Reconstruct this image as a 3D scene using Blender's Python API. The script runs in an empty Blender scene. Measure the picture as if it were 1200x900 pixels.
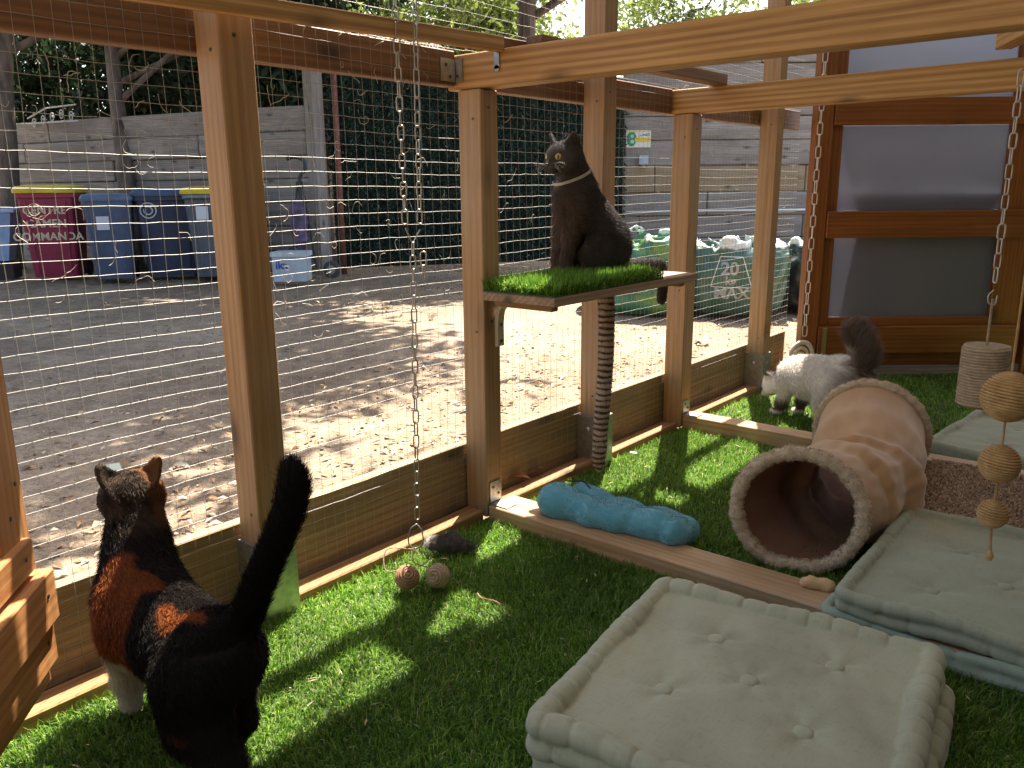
import bpy, bmesh, math, random
import numpy as np
from mathutils import Vector, Matrix, Quaternion
R = math.radians
random.seed(7); rng = np.random.default_rng(11)
scene = bpy.context.scene
COL = scene.collection

# ------------------------------------------------------------------ camera
cam_d = bpy.data.cameras.new('camera'); cam = bpy.data.objects.new('camera', cam_d); COL.objects.link(cam)
YAW, PITCH, ROLL = 0.690728, 0.233896, -0.008895
f = Vector((-math.sin(YAW)*math.cos(PITCH), math.cos(YAW)*math.cos(PITCH), -math.sin(PITCH)))
r = f.cross(Vector((0, 0, 1))).normalized(); u = r.cross(f)
r2 = r*math.cos(ROLL)+u*math.sin(ROLL); u2 = -r*math.sin(ROLL)+u*math.cos(ROLL)
m = Matrix((r2, u2, -f)).transposed().to_4x4(); m.translation = Vector((1.571, 0, 1.0))
cam.matrix_world = m
cam_d.sensor_width = 36; cam_d.lens = 28.83; cam_d.clip_start = .02; cam_d.clip_end = 800
scene.camera = cam
scene.render.resolution_x = 1024; scene.render.resolution_y = 768

# ------------------------------------------------------------------ light
L = Vector((.26, -.52, -1.0)).normalized()           # direction the sunlight travels
to_sun = -L
elev = math.asin(to_sun.z); az = math.atan2(to_sun.x, to_sun.y)
world = bpy.data.worlds.new('World'); scene.world = world; world.use_nodes = True
wn = world.node_tree.nodes; wl = world.node_tree.links
sky = wn.new('ShaderNodeTexSky'); sky.sky_type = 'NISHITA'; sky.sun_disc = False
sky.sun_elevation = elev; sky.sun_rotation = az; sky.air_density = 1.0; sky.dust_density = 2.5; sky.ozone_density = .2
bg = wn['Background']; bg.inputs[1].default_value = .12
wl.new(sky.outputs[0], bg.inputs[0])
sd = bpy.data.lights.new('sun', 'SUN'); sd.energy = 5.0; sd.angle = R(.53); sd.color = (1, .955, .89)
sun = bpy.data.objects.new('sun', sd); COL.objects.link(sun)
sun.rotation_euler = L.to_track_quat('-Z', 'Y').to_euler()
scene.view_settings.view_transform = 'Standard'; scene.view_settings.look = 'None'
scene.view_settings.exposure = 2.18; scene.view_settings.gamma = 1
scene.view_settings.use_white_balance = True; scene.view_settings.white_balance_temperature = 7000; scene.view_settings.white_balance_tint = 10

# ------------------------------------------------------------------ helpers
def tag(o, label=None, cat=None, group=None, kind=None):
    if label: o['label'] = label
    if cat: o['category'] = cat
    if group: o['group'] = group
    if kind: o['kind'] = kind
    return o
def empty(name, loc, label, cat, group=None):
    o = bpy.data.objects.new(name, None); COL.objects.link(o); o.location = loc; o.empty_display_size = .05
    return tag(o, label, cat, group)
def place(o, parent=None, wloc=(0, 0, 0)):
    COL.objects.link(o)
    wloc = Vector(wloc)
    if parent is not None:
        o.parent = parent
        base = Vector((0, 0, 0)); p = parent
        while p is not None:
            base += p.location; p = p.parent
        o.location = wloc-base
    else: o.location = wloc
    return o
def raw(name, verts, faces, mat, parent=None, smooth=False, origin=None, colors=None):
    """one mesh object from world coordinates (parents are never rotated)"""
    verts = np.asarray(verts, dtype=np.float64).reshape(-1, 3)
    if origin is None:
        origin = (verts.min(0)+verts.max(0))/2
        if parent is None: origin[2] = verts[:, 2].min()
    me = bpy.data.meshes.new(name)
    v = verts-np.asarray(origin)
    if isinstance(faces, np.ndarray):
        n, k = faces.shape
        me.vertices.add(len(v)); me.vertices.foreach_set('co', v.astype(np.float32).ravel())
        me.loops.add(n*k); me.loops.foreach_set('vertex_index', faces.astype(np.int32).ravel())
        me.polygons.add(n); me.polygons.foreach_set('loop_start', np.arange(0, n*k, k, dtype=np.int32))
        me.update(calc_edges=True)
    else:
        me.from_pydata([tuple(x) for x in v], [], faces); me.update()
    if smooth: me.polygons.foreach_set('use_smooth', np.ones(len(me.polygons), dtype=bool))
    if colors is not None:
        ca = me.color_attributes.new('coat', 'FLOAT_COLOR', 'POINT')
        c = np.ones((len(v), 4), dtype=np.float32); c[:, :3] = colors
        ca.data.foreach_set('color', c.ravel())
    me.materials.append(mat)
    o = bpy.data.objects.new(name, me)
    return place(o, parent, origin)
def basis(p0, p1, up=(0, 0, 1)):
    x = (Vector(p1)-Vector(p0)).normalized(); up = Vector(up)
    if abs(x.dot(up)) > .999: up = Vector((0, 1, 0))
    y = up.cross(x).normalized(); z = x.cross(y)
    return Matrix((x, y, z)).transposed()
def board(name, p0, p1, w, h, mat, parent=None, up=(0, 0, 1), bev=.003, bow=0):
    """a sawn board: local x runs along its length p0-p1, w across, h along 'up'; slightly eased edges"""
    p0 = Vector(p0); p1 = Vector(p1); Lh = (p1-p0).length/2; M = basis(p0, p1, up)
    bm = bmesh.new(); bmesh.ops.create_cube(bm, size=1)
    for v in bm.verts: v.co = Vector((v.co.x*2*Lh, v.co.y*w, v.co.z*h))
    if bev: bmesh.ops.bevel(bm, geom=list(bm.edges), offset=min(bev, w*.3, h*.3), segments=1, affect='EDGES')
    me = bpy.data.meshes.new(name); bm.to_mesh(me); bm.free(); me.materials.append(mat)
    o = bpy.data.objects.new(name, me)
    place(o, parent, (p0+p1)/2); o.rotation_euler = M.to_euler()
    return o
def box_vf(c, s, Rm=None):
    c = np.array(c, float); s = np.array(s, float)/2
    v = np.array([[i, j, k] for i in (-1, 1) for j in (-1, 1) for k in (-1, 1)])*s
    if Rm is not None: v = v @ np.array(Rm).T
    return v+c, [(0, 1, 3, 2), (4, 6, 7, 5), (0, 4, 5, 1), (2, 3, 7, 6), (0, 2, 6, 4), (1, 5, 7, 3)]
class MB:
    def __init__(s): s.v = []; s.f = []; s.n = 0
    def add(s, v, f):
        v = np.asarray(v, float).reshape(-1, 3); s.v.append(v); s.f += [tuple(int(i)+s.n for i in q) for q in f]; s.n += len(v); return s
    def box(s, c, sz, Rm=None): return s.add(*box_vf(c, sz, Rm))
    def tube(s, pts, rad, seg=8, cap=True, closed=False): return s.add(*tube_vf(pts, rad, seg, cap, closed))
    def build(s, name, mat, parent=None, smooth=False, origin=None):
        return raw(name, np.concatenate(s.v), s.f, mat, parent, smooth, origin)
def tube_vf(pts, rad, seg=8, cap=True, closed=False):
    P = np.asarray(pts, float); n = len(P)
    rad = np.full(n, rad) if np.isscalar(rad) else np.asarray(rad, float)
    T = np.roll(P, -1, 0)-np.roll(P, 1, 0) if closed else np.gradient(P, axis=0)
    T /= np.linalg.norm(T, axis=1)[:, None]+1e-12
    a = np.array([0, 0, 1.]) if abs(T[0][2]) < .9 else np.array([0, 1., 0])
    N = np.cross(T[0], a); N /= np.linalg.norm(N); V = []
    for i in range(n):
        N = N-T[i]*(N@T[i]); N /= np.linalg.norm(N)+1e-12; B = np.cross(T[i], N)
        for k in range(seg):
            t = 2*math.pi*k/seg; V.append(P[i]+rad[i]*(N*math.cos(t)+B*math.sin(t)))
    F = []
    for i in range(n if closed else n-1):
        j = (i+1) % n
        for k in range(seg):
            q = (k+1) % seg; F.append((i*seg+k, i*seg+q, j*seg+q, j*seg+k))
    if cap and not closed: F.append(tuple(range(seg))[::-1]); F.append(tuple((n-1)*seg+k for k in range(seg)))
    return np.array(V), F
def smooth_path(pts, n=8):
    """Catmull-Rom"""
    P = [np.array(p, float) for p in pts]; P = [2*P[0]-P[1]]+P+[2*P[-1]-P[-2]]; out = []
    for i in range(1, len(P)-2):
        for k in range(n):
            t = k/n; out.append(.5*((2*P[i])+(-P[i-1]+P[i+1])*t+(2*P[i-1]-5*P[i]+4*P[i+1]-P[i+2])*t*t+(-P[i-1]+3*P[i]-3*P[i+1]+P[i+2])*t**3))
    out.append(P[-2]); return np.array(out)
def lathe_vf(prof, c, seg=24, axis=None):
    """profile of (radius, height) about axis through c"""
    V = []; F = []; M = np.eye(3)
    if axis is not None:
        z = np.array(axis, float); z /= np.linalg.norm(z); x = np.cross([0, 0, 1.], z)
        if np.linalg.norm(x) < 1e-6: x = np.array([1., 0, 0])
        x /= np.linalg.norm(x); M = np.array([x, np.cross(z, x), z]).T
    for (rr, h) in prof:
        for k in range(seg):
            t = 2*math.pi*k/seg; V.append(M@np.array([rr*math.cos(t), rr*math.sin(t), h])+np.array(c))
    n = len(prof)
    for i in range(n-1):
        for k in range(seg): q = (k+1) % seg; F.append((i*seg+k, i*seg+q, (i+1)*seg+q, (i+1)*seg+k))
    F.append(tuple(range(seg))[::-1]); F.append(tuple((n-1)*seg+k for k in range(seg)))
    return np.array(V), F

# ---- smooth implicit surfaces, meshed with surface nets
def surface_nets(fn, lo, hi, step):
    lo = np.array(lo, float); hi = np.array(hi, float); n = np.ceil((hi-lo)/step).astype(int)+1
    ax = [lo[i]+step*np.arange(n[i]) for i in range(3)]
    G = np.stack(np.meshgrid(*ax, indexing='ij'), -1); D = fn(G.reshape(-1, 3)).reshape(n)
    C8 = [(i, j, k) for i in (0, 1) for j in (0, 1) for k in (0, 1)]
    def sub(c): return D[c[0]:n[0]-1+c[0], c[1]:n[1]-1+c[1], c[2]:n[2]-1+c[2]]
    ins = sum((sub(c) < 0).astype(int) for c in C8); act = (ins > 0) & (ins < 8)
    idx = -np.ones(act.shape, int); ii = np.argwhere(act); idx[act] = np.arange(len(ii))
    acc = np.zeros((len(ii), 3)); cnt = np.zeros(len(ii))
    for a in C8:
        for d in range(3):
            if a[d]: continue
            b = list(a); b[d] = 1
            va = sub(a)[act]; vb = sub(b)[act]; cr = (va < 0) != (vb < 0)
            t = np.where(cr, va/np.where(va-vb == 0, 1, va-vb), 0)
            p = np.array(a, float)[None, :]+np.zeros((len(ii), 3)); p[:, d] += t
            acc[cr] += p[cr]; cnt[cr] += 1
    V = lo+(ii+acc/cnt[:, None])*step
    F = []
    for d in range(3):
        e1, e2 = (d+1) % 3, (d+2) % 3
        s0 = [slice(1, n[i]-1) for i in range(3)]; s0[d] = slice(0, n[d]-1); s1 = list(s0); s1[d] = slice(1, n[d])
        A = D[tuple(s0)]; B = D[tuple(s1)]; cr = (A < 0) != (B < 0); pos = np.argwhere(cr)
        off = np.array([s0[i].start for i in range(3)]); pos = pos+off; neg = A[cr] < 0
        def ix(o1, o2):
            q = pos.copy(); q[:, e1] -= o1; q[:, e2] -= o2; return idx[q[:, 0], q[:, 1], q[:, 2]]
        q = np.stack([ix(1, 1), ix(0, 1), ix(0, 0), ix(1, 0)], 1)
        q[~neg] = q[~neg][:, ::-1]; F.append(q)
    F = np.concatenate(F); F = F[(F >= 0).all(1)]
    return V, F
def d_cone(P, a, b, ra, rb):
    a = np.array(a, float); b = np.array(b, float); ab = b-a; t = np.clip((P-a)@ab/(ab@ab), 0, 1)
    return np.linalg.norm(P-(a+t[:, None]*ab), axis=1)-(ra+(rb-ra)*t)
def d_ell(P, c, rr, M=None):
    q = P-np.array(c, float)
    if M is not None: q = q@np.array(M)
    rr = np.array(rr, float); k0 = np.linalg.norm(q/rr, axis=1); k1 = np.linalg.norm(q/(rr*rr), axis=1)+1e-9
    return k0*(k0-1)/k1
def smin(a, b, k):
    h = np.clip(.5+.5*(b-a)/k, 0, 1); return b*(1-h)+a*h-k*h*(1-h)
def union(P, prims):
    d = None
    for pr in prims:
        k = pr[1]
        dd = d_cone(P, *pr[2:]) if pr[0] == 'c' else d_ell(P, *pr[2:])
        d = dd if d is None else smin(d, dd, k)
    return d
def normals_of(fn, P, e=1e-3):
    g = np.stack([fn(P+np.eye(3)[i]*e)-fn(P-np.eye(3)[i]*e) for i in range(3)], 1)
    return g/(np.linalg.norm(g, axis=1)[:, None]+1e-12)
def vnoise(P, s=1.0, seed=0):
    """cheap smooth pseudo noise in -1..1 from sines"""
    g = np.random.default_rng(seed); o = np.zeros(len(P)); a = 1.0; tot = 0
    for i in range(7):
        k = g.normal(size=3); k /= np.linalg.norm(k); o += a*np.sin(P@k*s*(1+.45*i)*2*math.pi+g.uniform(0, 6.28)); tot += a; a *= .85
    return o/tot*1.6
def fur(name, V, F, nrm, count, length, width, flow, colfn, mat, parent, lift=.45, seed=1, origin=None, lenfn=None, curl=.25):
    """short hairs rooted on the surface: each one a tapered bent strip"""
    g = np.random.default_rng(seed)
    tri = np.concatenate([F[:, [0, 1, 2]], F[:, [0, 2, 3]]]); A, B, C = V[tri[:, 0]], V[tri[:, 1]], V[tri[:, 2]]
    ar = np.linalg.norm(np.cross(B-A, C-A), axis=1); cdf = np.cumsum(ar); cdf /= cdf[-1]
    ti = np.searchsorted(cdf, g.random(count)); a = g.random(count); b = g.random(count); s = a+b > 1; a[s] = 1-a[s]; b[s] = 1-b[s]
    P = A[ti]+(B-A)[ti]*a[:, None]+(C-A)[ti]*b[:, None]
    N = nrm[tri[ti, 0]]
    fl = flow(P); fl = fl-N*(fl*N).sum(1)[:, None]; fl /= np.linalg.norm(fl, axis=1)[:, None]+1e-9
    fl += g.normal(size=(count, 3))*curl; 
    ln = length*(.6+.7*g.random(count)); 
    if lenfn is not None: ln *= lenfn(P)
    d1 = N*lift+fl*(1-lift); d1 /= np.linalg.norm(d1, axis=1)[:, None]
    d2 = N*lift*.35+fl; d2 /= np.linalg.norm(d2, axis=1)[:, None]
    M1 = P+d1*ln[:, None]*.5; M2 = M1+d2*ln[:, None]*.5
    sd_ = np.cross(d1, N+g.normal(size=(count, 3))*.6); sd_ /= np.linalg.norm(sd_, axis=1)[:, None]+1e-9
    w = width*(.7+.6*g.random(count))[:, None]*.5
    V5 = np.stack([P-N*.001-sd_*w, P-N*.001+sd_*w, M1-sd_*w*.8, M1+sd_*w*.8, M2], 1).reshape(-1, 3)
    i0 = (np.arange(count)*5)[:, None]
    T = np.concatenate([i0+np.array([[0, 1, 3]]), i0+np.array([[0, 3, 2]]), i0+np.array([[2, 3, 4]])])
    col = colfn(P)*(.7+.6*g.random(count))[:, None]
    colv = np.repeat(col, 5, axis=0)
    o = raw(name, V5, T, mat, parent, True, origin, colv); o['kind'] = 'stuff'; return o

# ------------------------------------------------------------------ materials
def mat(name, col=(.5, .5, .5), rough=.7, metal=0, spec=.5):
    m = bpy.data.materials.new(name); m.use_nodes = True; b = m.node_tree.nodes['Principled BSDF']
    b.inputs['Base Color'].default_value = (*col, 1); b.inputs['Roughness'].default_value = rough
    b.inputs['Metallic'].default_value = metal; b.inputs['Specular IOR Level'].default_value = spec
    return m
def nd(m, t, **kw):
    n = m.node_tree.nodes.new(t)
    for k, v in kw.items():
        if k in n.inputs: n.inputs[k].default_value = v
        else: setattr(n, k, v)
    return n
def lk(m, a, b): m.node_tree.links.new(a, b)
def bsdf(m): return m.node_tree.nodes['Principled BSDF']
def ramp(m, fac, stops):
    r_ = nd(m, 'ShaderNodeValToRGB'); e = r_.color_ramp.elements
    while len(e) < len(stops): e.new(.5)
    for i, (p, c) in enumerate(stops): e[i].position = p; e[i].color = (*c, 1)
    lk(m, fac, r_.inputs[0]); return r_.outputs[0]
def mix(m, fac, a, b, mode='MIX'):
    n = nd(m, 'ShaderNodeMix', data_type='RGBA', blend_type=mode)
    if isinstance(fac, (int, float)): n.inputs[0].default_value = fac
    else: lk(m, fac, n.inputs[0])
    for v, s in ((a, n.inputs[6]), (b, n.inputs[7])):
        if isinstance(v, tuple): s.default_value = (*v, 1)
        else: lk(m, v, s)
    return n.outputs[2]
def noise(m, vec, scale, detail=4, rough=.55, dist=0):
    n = nd(m, 'ShaderNodeTexNoise'); n.inputs['Scale'].default_value = scale; n.inputs['Detail'].default_value = detail
    n.inputs['Roughness'].default_value = rough; n.inputs['Distortion'].default_value = dist
    if vec is not None: lk(m, vec, n.inputs['Vector'])
    return n.outputs['Fac']
def bump(m, h, strength=.3, dist=.005):
    n = nd(m, 'ShaderNodeBump'); n.inputs['Strength'].default_value = strength; n.inputs['Distance'].default_value = dist
    lk(m, h, n.inputs['Height']); lk(m, n.outputs[0], bsdf(m).inputs['Normal'])
def objco(m, scale=(1, 1, 1), rnd=True):
    tc = nd(m, 'ShaderNodeTexCoord'); v = tc.outputs['Object']
    if rnd:
        oi = nd(m, 'ShaderNodeObjectInfo'); a = nd(m, 'ShaderNodeVectorMath', operation='SCALE'); cx = nd(m, 'ShaderNodeCombineXYZ')
        for i in range(3): lk(m, oi.outputs['Random'], cx.inputs[i])
        lk(m, cx.outputs[0], a.inputs[0]); a.inputs['Scale'].default_value = 7.3
        b = nd(m, 'ShaderNodeVectorMath', operation='ADD'); lk(m, v, b.inputs[0]); lk(m, a.outputs[0], b.inputs[1]); v = b.outputs[0]
    mp = nd(m, 'ShaderNodeMapping'); mp.inputs['Scale'].default_value = scale; lk(m, v, mp.inputs['Vector']); return mp.outputs[0]
def wood(name, c0, c1, c2, rough=.6, ring=1.0, wear=None, wearamt=.4, knots=True, contrast=1.0, wave=.2):
    m = mat(name, c1, rough)
    gr = nd(m, 'ShaderNodeTexNoise'); gr.inputs['Scale'].default_value = 1.0; gr.inputs['Detail'].default_value = 5; gr.inputs['Roughness'].default_value = .62; gr.inputs['Distortion'].default_value = .9
    lk(m, objco(m, (1.1, 38*ring, 38*ring)), gr.inputs['Vector'])
    w = nd(m, 'ShaderNodeTexWave', wave_type='RINGS', rings_direction='X'); w.inputs['Scale'].default_value = 2.2; w.inputs['Distortion'].default_value = 7
    w.inputs['Detail'].default_value = 3; w.inputs['Detail Scale'].default_value = .35; w.inputs['Detail Roughness'].default_value = .6; lk(m, objco(m, (.5, 9*ring, 9*ring)), w.inputs['Vector'])
    mf = nd(m, 'ShaderNodeMix'); mf.inputs[0].default_value = wave; lk(m, gr.outputs['Fac'], mf.inputs[2]); lk(m, w.outputs['Fac'], mf.inputs[3])
    base = ramp(m, mf.outputs[0], [(.25, c0), (.5, c1), (.75, c2)])
    fine = noise(m, objco(m, (5, 240, 240)), 1.0, 3, .6)
    finec = ramp(m, fine, [(.3, (.72, .70, .68)), (.7, (1.1, 1.1, 1.1))])
    c = mix(m, .8*contrast, base, finec, 'MULTIPLY')
    if knots:
        vo = nd(m, 'ShaderNodeTexVoronoi'); vo.inputs['Scale'].default_value = 1.0; lk(m, objco(m, (3.0, 7.5, 7.5)), vo.inputs['Vector'])
        kf = ramp(m, vo.outputs['Distance'], [(.06, (.95, .95, .95)), (.12, (.5, .5, .5)), (.22, (0, 0, 0))])
        c = mix(m, kf, c, tuple(x*.35 for x in c0))
    big = noise(m, objco(m, (1.2, 3, 3)), 1.4, 3)
    bc = ramp(m, big, [(.3, (.8, .78, .76)), (.7, (1.12, 1.12, 1.1))]); c = mix(m, .7, c, bc, 'MULTIPLY')
    if wear is not None:
        wf = ramp(m, noise(m, objco(m, (1.5, 5, 5)), 1.5, 5, .65), [(.42, (0, 0, 0)), (.68, (wearamt,)*3)]); c = mix(m, wf, c, wear)
    lk(m, c, bsdf(m).inputs['Base Color'])
    bump(m, fine, .22, .002)
    return m
M = {}
M['pine'] = wood('pine_beam', (.31, .14, .04), (.50, .265, .085), (.62, .37, .145), wave=.3)
M['post'] = wood('pine_post', (.30, .155, .062), (.39, .215, .090), (.47, .28, .125), wear=(.42, .34, .25), wearamt=.35)
M['brown'] = wood('brown_beam', (.15, .066, .027), (.22, .10, .042), (.29, .145, .065))
M['kick'] = wood('kick_board', (.24, .155, .075), (.32, .215, .11), (.40, .28, .155), rough=.85, wear=(.15, .11, .07), wearamt=.6)
M['trim'] = wood('floor_trim', (.22, .11, .04), (.34, .18, .07), (.44, .26, .11), rough=.8, wear=(.12, .08, .05), wearamt=.45)
M['sill'] = wood('sill_timber', (.34, .18, .075), (.48, .28, .13), (.60, .38, .20), wear=(.45, .35, .25), wearamt=.5)
M['door'] = wood('stained_door', (.16, .05, .010), (.23, .077, .016), (.29, .105, .026), rough=.45)
M['gate'] = wood('gate_wood', (.34, .13, .04), (.50, .22, .075), (.60, .31, .12), rough=.55)
M['plank'] = wood('weathered_plank', (.17, .155, .14), (.27, .25, .23), (.36, .34, .32), rough=.9, wear=(.13, .10, .08), wearamt=.6)
M['plank_brown'] = wood('brown_plank', (.17, .12, .07), (.27, .20, .12), (.36, .28, .19), rough=.9, wear=(.30, .27, .22), wearamt=.5)
M['shelf'] = wood('shelf_board', (.20, .12, .07), (.30, .19, .12), (.40, .28, .19), rough=.7)
M['steel'] = mat('galvanised_steel', (.45, .46, .45), .38, .9)
_m = M['steel']; _v = nd(_m, 'ShaderNodeTexVoronoi'); _v.inputs['Scale'].default_value = 60; lk(_m, objco(_m), _v.inputs['Vector'])
lk(_m, ramp(_m, _v.outputs['Distance'], [(0, (.36, .37, .37)), (1, (.55, .56, .55))]), bsdf(_m).inputs['Base Color'])
M['wire'] = mat('galvanised_wire', (.33, .315, .29), .5, .3)
M['chain'] = mat('chain_steel', (.42, .39, .35), .35, .9)
M['chain_white'] = mat('white_chain', (.55, .53, .50), .4, .6)
M['screw'] = mat('screw_head', (.12, .11, .10), .4, .9)
def tinted(name, stops, scale=20, rough=.8, bmp=.3, bd=.003, det=5, vec=(1, 1, 1)):
    m = mat(name, stops[0][1], rough); n_ = noise(m, objco(m, vec), scale, det, .6)
    lk(m, ramp(m, n_, stops), bsdf(m).inputs['Base Color'])
    if bmp: bump(m, n_, bmp, bd)
    return m
def attrmat(name, rough=.8, spec=.3, trans=0):
    m = mat(name, (.5, .5, .5), rough, 0, spec); a = nd(m, 'ShaderNodeAttribute', attribute_name='coat')
    lk(m, a.outputs['Color'], bsdf(m).inputs['Base Color'])
    if trans:
        t = nd(m, 'ShaderNodeBsdfTranslucent'); lk(m, a.outputs['Color'], t.inputs['Color'])
        mx = nd(m, 'ShaderNodeMixShader'); mx.inputs[0].default_value = trans
        out = m.node_tree.nodes['Material Output']
        lk(m, bsdf(m).outputs[0], mx.inputs[1]); lk(m, t.outputs[0], mx.inputs[2]); lk(m, mx.outputs[0], out.inputs[0])
    return m
M['coat'] = attrmat('cat_skin', .9, .1); M['hair'] = attrmat('cat_hair', .62, .14, .3); M['blade'] = attrmat('turf_blade', .45, .45, .42)
M['leafcard'] = attrmat('tree_leaf', .6, .4, .4); M['litter'] = attrmat('dry_litter', .8, .2, .15)

# dirt yard
m = M['dirt'] = mat('dry_dirt', (.3, .25, .2), .95)
tcw = nd(m, 'ShaderNodeTexCoord').outputs['Object']
n1 = noise(m, tcw, .55, 6, .62); n2 = noise(m, tcw, 9, 6, .7); n3 = noise(m, tcw, 70, 4, .7)
c = ramp(m, n1, [(.3, (.18, .128, .082)), (.5, (.26, .195, .132)), (.7, (.37, .29, .205))])
c = mix(m, .8, c, ramp(m, n2, [(.3, (.55, .52, .5)), (.5, (.95, .93, .9)), (.7, (1.35, 1.32, 1.25))]), 'MULTIPLY')
c = mix(m, .8, c, ramp(m, n3, [(.32, (.5, .48, .45)), (.5, (1, 1, 1)), (.68, (1.5, 1.45, 1.4))]), 'MULTIPLY')
lk(m, c, bsdf(m).inputs['Base Color'])
bm_ = nd(m, 'ShaderNodeMath', operation='ADD'); lk(m, n2, bm_.inputs[0]); lk(m, n3, bm_.inputs[1]); bump(m, bm_.outputs[0], .9, .02)

# ------------------------------------------------------------------ ground
def ground():
    xs = np.concatenate([[-400, -150, -60, -30, -18], np.arange(-14, -.2, .09), [-.1], [.6, 2, 4, 8, 20, 60, 400]])
    ys = np.concatenate([[-400, -100, -30, -10, -4], np.arange(-1.2, 12.1, .12), [14, 18, 25, 40, 100, 400]])
    X, Y = np.meshgrid(xs, ys, indexing='ij'); P = np.stack([X, Y, np.zeros_like(X)], -1).reshape(-1, 3)
    z = .012*vnoise(P, 1.4, 3)+.006*vnoise(P, 4.5, 5)+.03*vnoise(P, .28, 9)
    near = np.clip((-P[:, 0]-.12)/.8, 0, 1); P[:, 2] = -.03+z*near-(P[:, 0] > -.12)*.03
    far = np.clip((np.abs(P[:, 0])-25)/50, 0, 1); P[:, 2] -= 0*far
    nx, ny = len(xs), len(ys); i = np.arange(nx*ny).reshape(nx, ny)
    F = np.stack([i[:-1, :-1], i[1:, :-1], i[1:, 1:], i[:-1, 1:]], -1).reshape(-1, 4)
    o = raw('ground', P, F, M['dirt'], None, True, (0, 0, 0)); tag(o, 'bare dusty earth yard outside the mesh run', 'ground', kind='structure')
ground()

# ------------------------------------------------------------------ cat-run frame
PW, = (.085,)
GP = 'posts of the run'
posts = [(.985, .083, 2.02, 'tall pine post left of the hanging chain, standing behind the tortoiseshell cat', True),
         (1.776, .072, 1.268, 'short pine post carrying the near crossbeam and the shelf end', False),
         (2.392, .075, 2.02, 'tall pine post behind the sitting grey cat and striped hanging toy', True),
         (3.012, .082, 1.276, 'short pine post just past the shelf, under the second crossbeam', False),
         (3.848, .075, 2.02, 'tall pine post with steel foot beside the white cat', True),
         (.13, .08, 2.02, 'tall pine post at the near end of the mesh wall, beside the open gate', True)]
for y, d, h, lab, tall in posts:
    t = empty('wooden_post', (-.04, y+d/2, 0), lab, 'post')
    z0 = .012
    board('timber', (-.0425, y+d/2, z0), (-.0425, y+d/2, h), PW, d, M['post'], t, up=(0, 1, 0))
    for zz in ((1.22, .62) if not tall else (1.31, .30)):
        v_, f__ = lathe_vf([(.0045, 0), (.0045, .0012), (.0015, .0015)], (.0002, y+d*.45, zz), 8, (1, 0, 0)); raw('screw_head', v_, f__, M['screw'], t)
        v_, f__ = lathe_vf([(.004, 0), (.004, .0012), (.0015, .0015)], (-.03, y-.0002, zz-.03), 8, (0, -1, 0)); raw('screw_head', v_, f__, M['screw'], t)
    if tall:
        b = MB()      # U-shaped steel shoe: two cheeks wrapping the foot
        b.box((-.0425, y-.004, .1), (PW+.012, .005, .19)).box((.004, y+d/2, .1), (.005, d+.012, .19)).box((-.0425, y+d+.004, .1), (PW+.012, .005, .19))
        sh = b.build('post_shoe', M['steel'], t)
        s = MB(); s.add(*lathe_vf([(.009, 0), (.009, .004), (.005, .006)], (-.045, y-.0065, .145), 10, (0, -1, 0))).add(*lathe_vf([(.009, 0), (.009, .004), (.005, .006)], (.0065, y+d*.5, .145), 10, (1, 0, 0)))
        s.build('bolt_head', M['steel'], t)['kind'] = 'stuff'
# wall rails
yb = [(.0, .985), (1.068, 1.776), (1.848, 2.392), (2.467, 3.012), (3.094, 3.848), (3.923, 4.34)]
yk = [-.35, 1.027, 1.812, 2.43, 3.053, 3.885, 4.36]
nm = ['nearest the open gate', 'between the chain and the near crossbeam', 'behind the grey cat', 'right of the grey cat', 'left of the white cat', 'beside the stained door']
for i, n_ in enumerate(nm):
    a, b_ = yb[i]
    o = board('kick_board', (-.109, yk[i]+.001, .113), (-.109, yk[i+1]-.001, .113), .032, .238, M['kick']); tag(o, 'weathered board along the foot of the mesh wall, ' + n_, 'board', 'kick boards at the foot of the wall')
    o = board('floor_trim', (-.044, a+.004, .014), (-.044, b_-.004, .014), .066, .040, M['trim']); tag(o, 'low timber trim at the turf edge, ' + n_, 'trim', 'floor trims along the turf edge')
for a, b_, n_ in ((-.35, 1.776, 'left of the near crossbeam'), (1.846, 3.016, 'between the two crossbeams'), (3.09, 4.36, 'beyond the second crossbeam')):
    o = board('mid_rail', (-.1135, a, 1.326), (-.1135, b_, 1.326), .043, .094, M['brown']); tag(o, 'dark brown horizontal mid rail of the mesh wall, ' + n_, 'rail', 'mid rails of the mesh wall')
o = board('head_rail', (-.0425, -.6, 2.065), (-.0425, 4.5, 2.065), .085, .085, M['brown']); tag(o, 'high rail above the picture joining the tall posts of the mesh wall', 'rail')
# crossbeams and sills
cb1 = board('crossbeam', (-.125, 1.81, 1.316), (2.5, 1.81, 1.321), .066, .092, M['pine']); tag(cb1, 'nearer of the two pine crossbeams, running across the top from the short post', 'beam')
cb2 = board('crossbeam', (-.125, 3.053, 1.324), (2.5, 3.053, 1.33), .07, .092, M['pine']); tag(cb2, 'farther pine crossbeam, in front of the stained door', 'beam')
s1 = board('floor_sill', (.003, 1.838, .02), (2.5, 1.838, .02), .12, .062, M['sill']); tag(s1, 'long pine sill across the turf under the blue pillow', 'sill')
s2 = board('floor_sill', (.003, 3.068, .026), (2.5, 3.068, .026), .09, .078, M['sill']); tag(s2, 'pine sill across the turf behind the brown tunnel', 'sill')
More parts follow.
